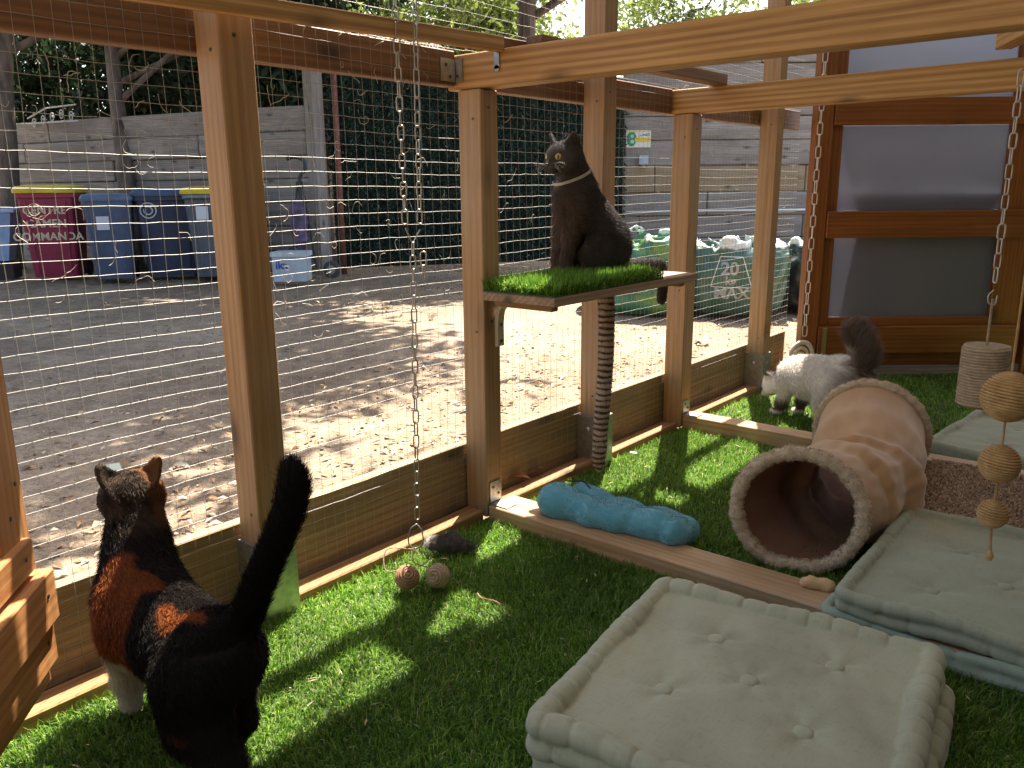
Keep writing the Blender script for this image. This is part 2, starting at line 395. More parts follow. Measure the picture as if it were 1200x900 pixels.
# battens under the roof mesh
bt = board('roof_batten', (.075, .55, 1.339), (.075, 1.772, 1.372), .035, .037, M['pine']); tag(bt, 'slim batten running from the near crossbeam over the tall post', 'batten')
bt2 = board('roof_batten', (.03, 1.80, 1.381), (.03, 2.0, 1.384), .04, .036, M['brown'])
tag(bt2, 'short stub of dark batten on top of the near crossbeam', 'batten')
bt3 = board('roof_batten', (.09, 1.9, 1.39), (.10, 3.03, 1.39), .06, .038, M['brown']); tag(bt3, 'dark batten ending on the farther crossbeam', 'batten')
o = board('corner_block', (1.02, 3.10, 1.46), (1.25, 2.6, 1.46), .05, .1, M['pine']); tag(o, 'pine brace end at the top right above the farther crossbeam', 'brace')
# roof that keeps the run in shade
_m = mat('opal_roof', (.3, .28, .25), .6); _t = nd(_m, 'ShaderNodeBsdfTranslucent'); _t.inputs[0].default_value = (.07, .066, .058, 1); _x = nd(_m, 'ShaderNodeMixShader'); _x.inputs[0].default_value = .75
lk(_m, bsdf(_m).outputs[0], _x.inputs[1]); lk(_m, _t.outputs[0], _x.inputs[2]); lk(_m, _x.outputs[0], _m.node_tree.nodes['Material Output'].inputs[0])
o = raw('run_roof', [(-.14, -.25, 2.13), (2.6, -.25, 2.13), (2.6, 5.6, 2.13), (-.14, 5.6, 2.13)], [(0, 1, 2, 3)], _m); tag(o, 'opal sheet roof over the run, above the picture', 'roof')

def plate(c, s, label, face, name='angle_bracket', holes=()):
    b = MB().box(c[0], s[0]).box(c[1], s[1]); o = b.build(name, M['steel']); tag(o, label, 'bracket')
    sc = MB()
    for h, ax in holes: sc.add(*lathe_vf([(.0045, 0), (.0045, .0015), (.002, .002)], h, 8, ax))
    if holes: sc.build('screw_heads', M['screw'], o)['kind'] = 'stuff'
    return o
plate([(.0025, 1.812, .09), (.035, 1.812, .0535)], [(.004, .05, .065), (.066, .05, .004)], 'steel angle bracket joining the short post to the long sill', 'x',
      holes=[((.005, 1.80, .105), (1, 0, 0)), ((.005, 1.825, .08), (1, 0, 0)), ((.04, 1.80, .056), (0, 0, 1)), ((.055, 1.822, .056), (0, 0, 1))])
plate([(.0025, 3.05, .10), (.035, 3.05, .0685)], [(.004, .05, .05), (.066, .05, .004)], 'steel angle bracket joining the second short post to its sill', 'x',
      holes=[((.005, 3.04, .11), (1, 0, 0)), ((.005, 3.065, .09), (1, 0, 0)), ((.05, 3.05, .071), (0, 0, 1))])
plate([(-.090, 1.742, 1.32), (-.11, 1.7745, 1.32)], [(.004, .055, .06), (.001, .001, .001)], 'steel angle bracket in the corner of the brown rail and near crossbeam', 'x',
      holes=[((-.0878, 1.735, 1.333), (1, 0, 0)), ((-.0878, 1.75, 1.303), (1, 0, 0))])
o = MB().box((-.088, 1.774, 1.32), (.05, .004, .06)).build('angle_plate', M['steel']); tag(o, 'steel plate screwed on the end of the near crossbeam', 'bracket')
s_ = MB().add(*lathe_vf([(.0045, 0), (.0045, .0015), (.002, .002)], (-.095, 1.771, 1.335), 8, (0, -1, 0))).add(*lathe_vf([(.0045, 0), (.0045, .0015), (.002, .002)], (-.08, 1.771, 1.305), 8, (0, -1, 0))).build('screw_heads', M['screw'], o); s_['kind'] = 'stuff'
b = MB().box((.062, 1.774, 1.35), (.018, .003, .075)).add(*lathe_vf([(.009, 0), (.009, .003)], (.062, 1.7755, 1.313), 12, (0, -1, 0)))
o = b.build('strap', M['steel']); tag(o, 'narrow steel strap holding the batten to the near crossbeam', 'bracket')

# ------------------------------------------------------------------ wire mesh
GM = 'wire mesh panels of the wall'
CELL = .0336
def mesh_panel(y0, y1, z0, z1, label, seed, x0=-.0885):
    g = np.random.default_rng(seed); mb = []; fb = []; n = 0; rad = .00056
    def W(y, z): 
        return x0+.004*math.sin(y*7+seed)*math.sin(z*6+seed*2)
    ny = int((y1-y0)/CELL)
    for i in range(ny+1):
        y = y0+.004+i*CELL
        if y > y1: break
        zz = np.arange(z0, z1+.001, CELL*1.0); jit = np.cumsum(g.normal(0, .0004, len(zz))); jit -= np.linspace(0, jit[-1], len(zz))
        P = [(W(y, z)-.0008, y+j+.002*math.sin(z*5+i*.2+seed), z) for z, j in zip(zz, jit)]
        v, f_ = tube_vf(P, rad, 4, False); mb.append(v); fb.append(np.array(f_)+n); n += len(v)
    nz = int((z1-z0)/CELL)
    for i in range(nz+1):
        z = z0+.003+i*CELL; yy = np.arange(y0, y1+CELL*.5, CELL*1.0); yy[-1] = y1
        jit = g.normal(0, .0006, len(yy))
        P = [(W(y, z)+.0012, y, z+j+.0025*math.sin(y*6+i*.15+seed)) for y, j in zip(yy, jit)]
        v, f_ = tube_vf(P, rad*1.1, 4, False); mb.append(v); fb.append(np.array(f_)+n); n += len(v)
    o = raw('wire_mesh', np.concatenate(mb), np.concatenate(fb), M['wire']); tag(o, label, 'wire mesh', GM)
pan = [(-.34, 1.027, 'wire mesh panel behind the tortoiseshell cat, nearest the gate'), (1.027, 1.812, 'wire mesh panel between the tall post and short post, behind the long chain'),
       (1.812, 2.43, 'wire mesh panel beside the shelf, left of the grey cat'), (2.43, 3.053, 'wire mesh panel right of the grey cat, with green bag behind'),
       (3.053, 3.885, 'wire mesh panel in front of the bag marked 20 kg'), (3.885, 4.36, 'narrow wire mesh panel beside the stained door')]
for i, (a, b_, lab) in enumerate(pan): mesh_panel(a, b_, .03, 2.02, lab, i+1)

# ------------------------------------------------------------------ artificial turf
def turf():
    b = MB().box((1.2, 1.9, -.012), (2.44, 6.2, .02)); m = tinted('turf_backing', [(.3, (.03, .05, .015)), (.7, (.06, .09, .03))], 60)
    o = b.build('turf_mat', m); tag(o, 'backing of the artificial turf on the run floor', 'turf', kind='structure')
    def blades(n, x0, x1, y0, y1, ln, wd, seed):
        g = np.random.default_rng(seed)
        P = np.stack([g.uniform(x0, x1, n), g.uniform(y0, y1, n), np.full(n, -.004)], 1)
        keep = ~((P[:, 1] > 1.775) & (P[:, 1] < 1.90) & (P[:, 0] > 0)) & ~((P[:, 1] > 3.02) & (P[:, 1] < 3.115) & (P[:, 0] > 0)) & ((P[:, 0] > -.008))
        # the end door cuts the floor obliquely
        keep &= (P[:, 1] < 4.30+.827*P[:, 0])
        P = P[keep]; n = len(P)
        q = P.copy(); q[:, 2] = 0
        a = g.uniform(0, 2*math.pi, n); nap = vnoise(q, 1.7, 21)*1.3-.9
        a = np.where(g.random(n) < .6, nap+g.normal(0, .8, n), a)
        lean = np.abs(g.normal(.62, .32, n)); l = ln*(.6+.7*g.random(n))*(1+.25*vnoise(q, 2.2, 4))
        D = np.stack([np.cos(a), np.sin(a), np.zeros(n)], 1); S = np.stack([-np.sin(a), np.cos(a), np.zeros(n)], 1)
        tw = g.normal(0, .7, n); S = S*np.cos(tw)[:, None]+D*np.sin(tw)[:, None]
        up = np.array([0, 0, 1.])
        m1 = P+(up*np.cos(lean*.6)[:, None]+D*np.sin(lean*.6)[:, None])*(l*.55)[:, None]
        m2 = m1+(up*np.cos(lean*1.7)[:, None]+D*np.sin(lean*1.7)[:, None])*(l*.45)[:, None]
        w = (wd*(.7+.6*g.random(n)))[:, None]*.5
        V = np.stack([P-S*w, P+S*w, m1-S*w*.85, m1+S*w*.85, m2], 1).reshape(-1, 3)
        i0 = (np.arange(n)*5)[:, None]
        T = np.concatenate([i0+np.array([[0, 1, 3]]), i0+np.array([[0, 3, 2]]), i0+np.array([[2, 3, 4]])])
        k = g.random(n)
        pal = np.array([(.075, .18, .020), (.135, .275, .035), (.215, .37, .055), (.32, .46, .095), (.42, .40, .20)])
        ci = np.digitize(k, [.28, .6, .84, .965]); c = pal[ci]*(.8+.4*g.random(n))[:, None]
        c *= (1+.20*vnoise(q, .9, 8)+.16*vnoise(q, 3.1, 9))[:, None]
        return V, T, np.repeat(c, 5, axis=0)
    for (nm_, lab, args) in (('turf_grass', 'bright green artificial turf in the near bay', [(190000, -.01, 2.1, .15, 1.78, .030, .0026, 1)]),
                             ('turf_grass', 'green artificial turf in the middle bay under the tunnel', [(95000, .0, 2.0, 1.89, 3.03, .028, .003, 2)]),
                             ('turf_grass', 'green artificial turf in the far bay by the stained door', [(95000, .0, 2.2, 3.10, 5.6, .028, .0036, 3)])):
        V, T, c = blades(*args[0]); o = raw(nm_, V, T, M['blade'], None, True, (0, 0, 0), c); tag(o, lab, 'turf', kind='stuff')
turf()

# ------------------------------------------------------------------ stained end door with frosted panes
DP = np.array([0, 4.315, 0.]); DD = np.array([.7705, .6374, 0]); DN = np.array([-.6374, .7705, 0])
def dpt(s, z, o=0): return tuple(DP+DD*s+DN*o+np.array([0, 0, z]))
jt = board('door_jamb', dpt(.04, 0, .0), dpt(.04, 2.1, .0), .075, .085, M['door'], up=tuple(DD)); tag(jt, 'stained jamb post at the left of the frosted door, with the chain beside it', 'jamb')
jt = board('door_jamb', dpt(1.24, 0, .0), dpt(1.24, 2.1, .0), .075, .10, M['door'], up=tuple(DD)); tag(jt, 'stained jamb post at the right of the frosted door', 'jamb')
door = empty('door', dpt(.6, 0), 'orange-brown stained wooden door with frosted panes closing the far end', 'door')
def dm(name, s0, z0, s1, z1, th=.045, off=0, m_='door'):
    if abs(s1-s0) < abs(z1-z0) : return board(name, dpt((s0+s1)/2, z0, off), dpt((s0+s1)/2, z1, off), th, abs(s1-s0), M[m_], door, up=tuple(DD))
    return board(name, dpt(s0, (z0+z1)/2, off), dpt(s1, (z0+z1)/2, off), th, abs(z1-z0), M[m_], door)
dm('stile', .084, .06, .145, 2.08, .045, .012)
dm('stile', 1.0, .06, 1.155, 2.08, .045, .012)
dm('rail', .146, .274, .999, .318, .040, .012)
dm('rail', .086, .128, 1.153, .274, .05, -.02)
dm('rail', .10, .058, 1.14, .126, .035, .02)
dm('rail', .086, .737, 1.153, .872, .035, -.028)
dm('rail', .086, 1.294, 1.2, 1.424, .035, -.028)
dm('rail', .146, 1.98, .999, 2.08, .040, .012)
m = M['frost'] = mat('frosted_pane', (.62, .64, .72), .5)
bsdf(m).inputs['Transmission Weight'].default_value = .62; bsdf(m).inputs['IOR'].default_value = 1.3
_n = noise(m, objco(m), 1.6, 2); lk(m, ramp(m, _n, [(.3, (.30, .31, .39)), (.7, (.38, .38, .45))]), bsdf(m).inputs['Base Color'])
for z0, z1 in ((.318, .737), (.872, 1.294), (1.424, 1.98)):
    c = dpt(.5725, (z0+z1)/2, .022); b = MB(); Rm = np.array([DD, DN, [0, 0, 1]]).T
    b.box(c, (.853, .008, z1-z0-.001), Rm).build('pane', M['frost'], door)
b = MB().box(dpt(.118, .20, -.05), (.022, .004, .14), np.array([DD, DN, [0, 0, 1]]).T); b.build('hinge_plate', mat('brass_plate', (.55, .45, .22), .35, .8), door)
sl = board('door_sill', dpt(.0, .022, .03), dpt(1.3, .022, .03), .09, .068, M['plank']); tag(sl, 'grey timber threshold in shadow under the frosted door', 'threshold')

st_ = MB().box(dpt(.76, .50, .345), (.92, .55, .90), np.array([DD, DN, [0, 0, 1]]).T).build('storage_chest', tinted('dark_tarp', [(.3, (.03, .03, .035)), (.7, (.06, .06, .07))], 6)); tag(st_, 'dark covered chest seen only as a shade through the frosted door', 'chest')  # added behind the door only to darken what the frosted panes show
# ------------------------------------------------------------------ yard: plank walls
def plank_wall(P0, P1, heights, label, z0=0, seed=0, thick=.09, mats=None, lens=2.6, gap=.012):
    P0 = np.array([*P0, 0.]); P1 = np.array([*P1, 0.]); Lw = np.linalg.norm(P1-P0); d = (P1-P0)/Lw; g = random.Random(seed)
    t = empty('plank_wall', tuple((P0+P1)/2), label, 'wall')
    ht = sum(heights); board('backing', tuple(P0+[0, 0, z0+ht/2]+np.array([-d[1], d[0], 0])*.07), tuple(P1+[0, 0, z0+ht/2]+np.array([-d[1], d[0], 0])*.07), .03, ht-.05, M['trim'], t)
    z = z0
    for i, h in enumerate(heights):
        s = -g.random()*lens*.8
        while s < Lw:
            l = lens*(.7+.6*g.random()); a = max(s, 0); b_ = min(s+l, Lw)
            if b_-a > .15:
                nrm_ = np.array([-d[1], d[0], 0])*g.uniform(-.012, .012)
                zz = z+h/2; tl = g.uniform(-.006, .006)
                board('plank', tuple(P0+d*(a+.004)+nrm_+[0, 0, zz-tl]), tuple(P0+d*(b_-.004)+nrm_+[0, 0, zz+tl]), thick, h-gap*.6, M[(mats or {}).get(i, 'plank')], t, bev=.012)
            s += l
        z += h
    return t
wl1 = plank_wall((-14.5, 4.35), (-6.72, 6.30), [.27, .3, .28, .29, .27, .28, .29], 'weathered grey plank wall behind the wheelie bins', seed=3)
wl2 = plank_wall((-4.55, 9.78), (2.6, 15.6), [.32, .30, .31, .35, .33, .30, .34, .32, .33], 'tall weathered grey plank wall with the small recycling sign', seed=8, mats={3: 'plank_brown'})
# dark earth bank and low parts behind the walls
o = board('gate_post', (-6.60, 6.30, 0), (-6.60, 6.30, 2.6), .16, .16, M['plank'], up=(1, 0, 0)); tag(o, 'grey timber post where the plank wall meets the green screen', 'post')
o = MB().tube([(-6.42, 6.47, 0), (-6.42, 6.47, 2.45)], .035, 10).build('screen_post', tinted('rust', [(.3, (.12, .04, .03)), (.7, (.25, .10, .07))], 25), smooth=True); tag(o, 'thin rusty red pole at the left edge of the green screen', 'pole')
# dark green leafy privacy screen
def screen():
    A = np.array([-6.50, 6.44, 0]); B = np.array([-4.42, 9.62, 0]); d = (B-A); Lw = np.linalg.norm(d); d /= Lw; n = np.array([d[1], -d[0], 0])
    t = empty('privacy_screen', tuple((A+B)/2), 'dark green artificial leaf privacy screen behind the run', 'screen')
    Rm = np.array([d, n, [0, 0, 1]]).T
    MB().box((A+B)/2+[0, 0, 1.22]-n*.03, (Lw, .03, 2.3), Rm).build('backing', mat('screen_backing', (.012, .02, .016), .9), t)
    g = np.random.default_rng(5); N = 52000
    s = g.uniform(0, Lw, N); z = .10+g.random(N)*2.24*(1+.012*np.sin(s*9)); o_ = np.abs(g.normal(0, .03, N))
    P = A+d*s[:, None]+n*o_[:, None]; P[:, 2] = z
    dr = g.normal(size=(N, 3)); dr[:, 2] -= 1.0; dr /= np.linalg.norm(dr, axis=1)[:, None]; sd_ = np.cross(dr, g.normal(size=(N, 3))); sd_ /= np.linalg.norm(sd_, axis=1)[:, None]
    l = g.uniform(.03, .07, N)[:, None]; w = l*.16
    V = np.stack([P-sd_*w, P+sd_*w, P+dr*l], 1).reshape(-1, 3); T = np.arange(N*3).reshape(-1, 3)
    c = np.array([.026, .055, .036])*(.5+1.1*g.random(N))[:, None]*(1+.35*np.sin(s*38+np.sin(z*3)*2))[:, None]; c[g.random(N) < .04] = (.18, .22, .17)  # stray pale leaves are sparkles of light painted into the foliage colour
    o = raw('foliage', V, T, M['leafcard'], t, False, None, np.repeat(c, 3, axis=0)); o['kind'] = 'stuff'
    board('top_edge', tuple(A+[0, 0, 2.37]), tuple(B+[0, 0, 2.37]), .05, .03, M['plank'], t)
screen()

# ------------------------------------------------------------------ trees
M['bark'] = tinted('pine_bark', [(.3, (.05, .035, .028)), (.5, (.13, .10, .08)), (.75, (.24, .19, .16))], 9, .95, .9, .03, 6, (1, 1, .25))
def crown_cards(c, rr, n, leaf, col, seed, clumps=60, spread=.35):
    g = np.random.default_rng(seed); c = np.array(c, float); rr = np.array(rr, float)
    k = g.normal(size=(clumps, 3)); k /= np.linalg.norm(k, axis=1)[:, None]; k *= (g.random(clumps)**.45)[:, None]
    cc = c+k*rr; cr = spread*(.6+.8*g.random(clumps)); ci = g.integers(0, clumps, n)
    P = cc[ci]+g.normal(size=(n, 3))*(cr[ci])[:, None]*np.array([1, 1, .55])
    a = g.normal(size=(n, 3)); a /= np.linalg.norm(a, axis=1)[:, None]; b = np.cross(a, g.normal(size=(n, 3))); b /= np.linalg.norm(b, axis=1)[:, None]
    l = leaf*(.6+.8*g.random(n))[:, None]; w = l*.38
    V = np.stack([P-a*l*.5, P+b*w*.5, P+a*l*.5, P-b*w*.5], 1).reshape(-1, 3); T = np.arange(n*4).reshape(-1, 4)
    tone = (.65+.7*g.random(clumps))[ci]*(.75+.5*g.random(n)); cl = np.array(col)*tone[:, None]
    return V, T, np.repeat(cl, 4, axis=0), cc
def tree(label, base, top, r0, crown, rr, n, leaf, col, seed, group=None, clumps=60, spread=.35, limbs=7, name='pine_tree', cat='tree'):
    t = empty(name, tuple(base), label, cat, group); g = np.random.default_rng(seed+50)
    b = np.array(base, float); tp = np.array(top, float); mid = (b+tp)/2+g.normal(size=3)*[.12, .12, 0]
    pth = smooth_path([b-[0, 0, .1], b+(mid-b)*.5+g.normal(size=3)*[.05, .05, 0], mid, tp], 6)
    mb = MB(); rad = np.linspace(r0, r0*.5, len(pth)); rad[0] *= 1.25; mb.tube(pth, rad, 12)
    mb.build('trunk', M['bark'], t, True)
    V, T, cl, cc = crown_cards(crown, rr, n, leaf, col, seed, clumps, spread)
    lb = MB()
    for i in range(limbs):
        e = cc[g.integers(0, len(cc))]; s = pth[int(len(pth)*g.uniform(.55, .98))]; mm = (s+e)/2+g.normal(size=3)*.25
        lb.tube(smooth_path([s, mm, e], 4), np.linspace(r0*.34, r0*.07, 9), 6)
    o = lb.build('limbs', M['bark'], t, True); o['kind'] = 'stuff'
    o = raw('crown', V, T, M['leafcard'], t, False, None, cl); o['kind'] = 'stuff'
    return t
DK = (.035, .065, .025)
tree('dark pine trunk behind the red bin, leftmost of the yard trees', (-10.9, 4.35, 0), (-11.0, 5.2, 5.6), .15, (-9.2, 6.6, 6.2), (3.2, 3.0, 1.1), 24000, .22, DK, 1)
tree('leaning brown pine trunk in front of the plank wall', (-9.3, 5.28, 0), (-10.4, 5.9, 5.4), .13, (-7.4, 9.8, 6.0), (3.2, 2.8, 1.0), 24000, .22, DK, 2)
tree('thick pine trunk rising beyond the green screen', (-7.6, 11.6, 0), (-7.75, 11.9, 7.5), .22, (-6.0, 12.6, 6.8), (3.4, 3.0, 1.2), 9000, .24, DK, 3)
tree('wide pine whose crown shades the yard, trunk left of the picture', (-8.2, .2, 0), (-6.0, 3.2, 4.7), .2, (-5.25, 4.2, 5.3), (2.35, 3.0, .55), 26000, .24, DK, 4)
tree('pine beyond the yard whose crown shades the ground by the screen', (-12.2, 1.4, 0), (-11.2, 2.5, 5.5), .2, (-10.4, 2.6, 6.0), (3.6, 2.8, .9), 12000, .22, DK, 5)
for i, (x, y, h) in enumerate([(-15.5, 5.6, 3.6), (-13.6, 6.3, 3.9), (-11.8, 6.9, 3.7), (-10.1, 7.4, 4.0), (-8.5, 7.9, 3.8)]):
    tree(['dark evergreen at the far left above the plank wall', 'dark evergreen behind the leftmost trunk', 'dark evergreen above the middle of the plank wall', 'dark evergreen above the grey bin', 'dark evergreen beside the green screen'][i],
         (x, y, 0), (x, y, h), .12, (x, y, 2.9), (1.15, 1.0, 1.7), 7000, .17, (.022, .042, .016), 20+i, 'evergreens behind the plank wall', 70, .3, 3, 'evergreen_tree')
o = MB().box((2.5, .4, 1.7), (.2, 11.6, 3.4)).build('house_wall', tinted('render_wall', [(.3, (.10, .07, .045)), (.7, (.15, .11, .07))], 4)); tag(o, 'dark timbered house wall closing the run on the right, outside the picture', 'wall')  # added out-of-view wall, kept dark to cut light from the right
for i, (x, y) in enumerate([(-7.5, -11), (-2.5, -13), (3.5, -12.5), (9.5, -11), (-12.5, -9.5)]):  # unseen trees added to hold back blue sky light from behind
    tree(['leafy tree standing behind the viewpoint, far left', 'leafy tree standing behind the viewpoint, left', 'leafy tree standing directly behind the viewpoint', 'leafy tree standing behind the viewpoint, right', 'leafy tree beyond the yard, left of and behind the viewpoint'][i], (x, y, 0), (x, y, 4.5), .16, (x, y, 4.2), (2.2, 1.8, 3.6), 6000, .32, (.07, .10, .035), 70+i, None, 60, .5, 3, 'leafy_tree')
lc = [(-15.5, 13.5), (-12.3, 16.0), (-13.6, 17.0), (-9.6, 21.0), (-7.0, 25.5), (-19.5, 12.5), (-2.5, 27.0)]
ll = ['sunlit yellow-green tree at the upper left above the batten', 'sunlit yellow-green tree behind the hanging chains', 'sunlit yellow-green tree behind the thick trunk', 'sunlit tree between the thick trunk and the tall post', 'sparse sunlit tree left of the tall post behind the cat', 'sunlit tree at the far upper left', 'thin bare-looking tree against the blue sky']
for i, (x, y) in enumerate(lc):
    n_ = [10000, 11000, 9000, 6500, 5500, 10000, 2500][i]
    tree(ll[i], (x, y, 0), (x, y, 5.5), .15, (x, y, 5.0), (2.3, 2.3, 2.6), n_, .2, (.20, .26, .06), 40+i, 'sunlit trees beyond the yard', 60, .42, 9, 'leafy_tree')

# ------------------------------------------------------------------ wheelie bins
def plastic(name, col): return tinted(name, [(.3, tuple(x*.75 for x in col)), (.7, tuple(x*1.15 for x in col))], 6, .5, .1)
def text(s, size, loc, xdir, ydir, mt, parent, name='lettering', off=0, bold=0):
    cu = bpy.data.curves.new(name, 'FONT'); cu.body = s; cu.size = size; cu.align_x = 'CENTER'; cu.align_y = 'CENTER'; cu.extrude = .0006; cu.offset = bold
    to = bpy.data.objects.new(name, cu); COL.objects.link(to); dg = bpy.context.evaluated_depsgraph_get(); me = bpy.data.meshes.new_from_object(to.evaluated_get(dg)); bpy.data.objects.remove(to)
    x = Vector(xdir).normalized(); y = Vector(ydir).normalized(); z = x.cross(y); Mx = Matrix((x, y, z)).transposed()
    V = np.array([tuple(Mx@v.co+Vector(loc)) for v in me.vertices]); F = [tuple(p.vertices) for p in me.polygons]
    return raw(name, V, F, mt, parent)
def bin_(x, y, face, col, lidcol, w, d, h, label, lid=True, tilt=0):
    t = empty('wheelie_bin', (x, y, 0), label, 'bin', 'wheelie bins along the plank wall'); fv = np.array([face[0], face[1], 0.]); fv /= np.linalg.norm(fv); sv = np.array([-fv[1], fv[0], 0])
    def W(a, b, z): return np.array([x, y, z])+sv*a+fv*b
    def ring(a0, b0, z, b1=None):  # rounded rectangle
        o = []; rr = .05
        for (sx, sy, a1) in ((1, 1, 0), (-1, 1, 90), (-1, -1, 180), (1, -1, 270)):
            for k in range(4):
                t_ = R(a1+k*30); o.append(W(sx*(a0-rr)+rr*math.cos(t_), sy*(b0-rr)+rr*math.sin(t_), z))
        return o
    def loft(rings, mt, name, par):
        V = np.concatenate(rings); n = 16; F = []
        for i in range(len(rings)-1):
            for k in range(n): q = (k+1) % n; F.append((i*n+k, i*n+q, (i+1)*n+q, (i+1)*n+k))
        F.append(tuple(range(n))[::-1]); F.append(tuple((len(rings)-1)*n+k for k in range(n)))
        return raw(name, V, F, mt, par)
    mt = plastic('bin_plastic', col); ml = plastic('lid_plastic', lidcol)
    body = loft([ring(w*.38, d*.36, .03), ring(w*.385, d*.37, .10), ring(w*.47, d*.47, h*.86), ring(w*.475, d*.475, h*.87), ring(w*.5, d*.5, h*.875), ring(w*.5, d*.5, h*.93)], mt, 'body', t)
    lid_ = loft([ring(w*.525, d*.53, h*.925), ring(w*.53, d*.535, h*.955), ring(w*.48, d*.48, h*.995), ring(w*.3, d*.3, h*1.01)], ml, 'lid', t)
    for s in (-1, 1):
        c = W(s*w*.4, -d*.4, .1); v, f_ = lathe_vf([(.02, -.025), (.085, -.025), (.1, -.015), (.1, .015), (.085, .025), (.02, .025)], c, 20, sv); raw('wheel', v, f_, mat('rubber', (.02, .02, .02), .8), t)
    b = MB().tube([W(-w*.3, -d*.55, h*.9), W(-w*.3, -d*.66, h*.93), W(w*.3, -d*.66, h*.93), W(w*.3, -d*.55, h*.9)], .014, 6); b.build('handle', mt, t)
    # ribs down the front panel
    for s in (-1, 1):
        MB().tube([W(s*w*.27, d*.372, .08), W(s*w*.33, d*.476, h*.84)], .012, 5).build('rib', mt, t)
    return t, W, fv, sv
FC = (.87, -.5)
YEL = (.62, .46, .02)
t, W, fv, sv = bin_(-8.95, 4.22, (.8, -.6), (.28, .02, .06), YEL, .64, .62, 1.08, 'burgundy wheelie bin with yellow lid and pale lettering')
ink = mat('pale_ink', (.62, .52, .38), .8)
for k, s_ in enumerate(('CENTRE', 'CAMEN', 'COMMANDA')):
    zz = .80-.15*k; text(s_, .125, W(-.02, .62*(.36+.11*(zz/.93))+.006, zz), sv, (0, 0, 1), ink, t, bold=.003)
t, W, fv, sv = bin_(-8.18, 4.52, FC, (.06, .09, .16), (.10, .15, .24), .52, .56, .98, 'narrow slate blue wheelie bin with a square white label')
MB().box(W(-.06, .56*.46+.006, .66), (.004, .13, .15), np.array([fv, sv, [0, 0, 1]]).T).build('label', mat('label_paper', (.55, .58, .66), .7), t)
t, W, fv, sv = bin_(-7.98, 5.12, FC, (.03, .045, .09), (.06, .10, .18), .72, .66, 1.03, 'dark navy wheelie bin with round white emblem, in the middle of the row')
_e = mat('emblem_white', (.55, .58, .62), .7)
for rr in (.085, .045): MB().tube([W(-.2+rr*math.cos(a), .66*.455+.008, .79+rr*math.sin(a)) for a in np.linspace(0, 2*math.pi, 24, endpoint=False)], .008, 5, closed=True).build('emblem_ring', _e, t)
t, W, fv, sv = bin_(-7.42, 5.42, FC, (.09, .11, .14), YEL, .72, .66, 1.05, 'grey wheelie bin with bright yellow lid beside the tall post')
MB().box(W(-.16, .66*.465+.006, .76), (.004, .13, .15), np.array([fv, sv, [0, 0, 1]]).T).build('label', mat('label_paper', (.60, .62, .66), .7), t)
MB().box(W(0, .66*.5+.02, .945), (.03, .70, .03), np.array([fv, sv, [0, 0, 1]]).T).build('rim_lip', plastic('rim', (.16, .2, .27)), t)
# pale blue tub at the left edge
tb = empty('storage_tub', (-9.6, 3.55, 0), 'pale blue plastic tub on a dark stand at the left edge', 'tub')
c = np.array([-9.6, 3.55, 0]); f2 = np.array([.87, -.5, 0]); s2 = np.array([.5, .87, 0]); Rm = np.array([s2, -f2, [0, 0, 1]]).T
V = []
for z, a, b_ in ((.22, .36, .2), (.80, .46, .27)):
    for sx, sy in ((-1, -1), (1, -1), (1, 1), (-1, 1)): V.append(c+s2*sx*a+f2*sy*b_+[0, 0, z])
raw('body', V, [(0, 3, 2, 1), (4, 5, 6, 7), (0, 1, 5, 4), (1, 2, 6, 5), (2, 3, 7, 6), (3, 0, 4, 7)], plastic('pale_blue', (.30, .45, .72)), tb)
MB().box(c+[0, 0, .8], (1.0, .6, .035), Rm).build('rim', plastic('pale_blue_rim', (.34, .5, .76)), tb)
MB().box(c+[0, 0, .1], (.8, .5, .2), Rm).build('stand', mat('stand', (.05, .035, .03), .9), tb)
# white canister box with lettering
wb = empty('plastic_box', (-6.28, 5.62, 0), 'pale plastic box with blue lettering at the foot of the wall', 'box')
Rb = np.array([[.77, .64, 0], [-.64, .77, 0], [0, 0, 1]]).T
MB().box((-6.28, 5.62, .15), (.36, .3, .28), Rb).build('body', plastic('milky', (.42, .50, .56)), wb)
MB().box((-6.28, 5.62, .31), (.39, .33, .05), Rb).build('lid', plastic('milky_lid', (.52, .60, .66)), wb)
text('ika', .12, tuple(np.array([-6.28, 5.62, .19])+np.array([.64, -.77, 0])*.153-np.array([.77, .64, 0])*.08), (.77, .64, 0), (0, 0, 1), mat('blue_ink', (.02, .07, .35), .6), wb, bold=.003)
# folded pushchair with hooked handle
pc = empty('folded_pushchair', (-6.45, 5.85, 0), 'dark folded pushchair with a hooked green-black handle against the plank wall', 'pushchair')
def pcp(s, z, o=0): return np.array([-6.42, 5.86, 0])+np.array([.77, .64, 0])*s+np.array([-.64, .77, 0])*o+[0, 0, z]
dkm = mat('dark_tube', (.015, .03, .03), .5)
MB().tube(smooth_path([pcp(.02, .3), pcp(.03, .8), pcp(.03, 1.12), pcp(.10, 1.24), pcp(.08, 1.34), pcp(-.02, 1.37), pcp(-.10, 1.345)], 5), .022, 8).build('hooked_handle', dkm, pc, True)
MB().tube([pcp(.16, .12), pcp(.10, .7), pcp(.06, 1.1)], .012, 6).build('frame_tube', dkm, pc); MB().tube([pcp(-.12, .12), pcp(-.04, .7), pcp(.0, 1.1)], .012, 6).build('frame_tube', dkm, pc)
V, F = surface_nets(lambda P: d_ell(P, pcp(.0, .62), (.11, .09, .32))+.02*vnoise(P, 5, 4), pcp(0, .62)-[.3, .3, .45], pcp(0, .62)+[.3, .3, .45], .02)
raw('folded_seat', V, F, tinted('purple_cloth', [(.3, (.02, .02, .03)), (.6, (.12, .09, .17))], 9), pc, True)
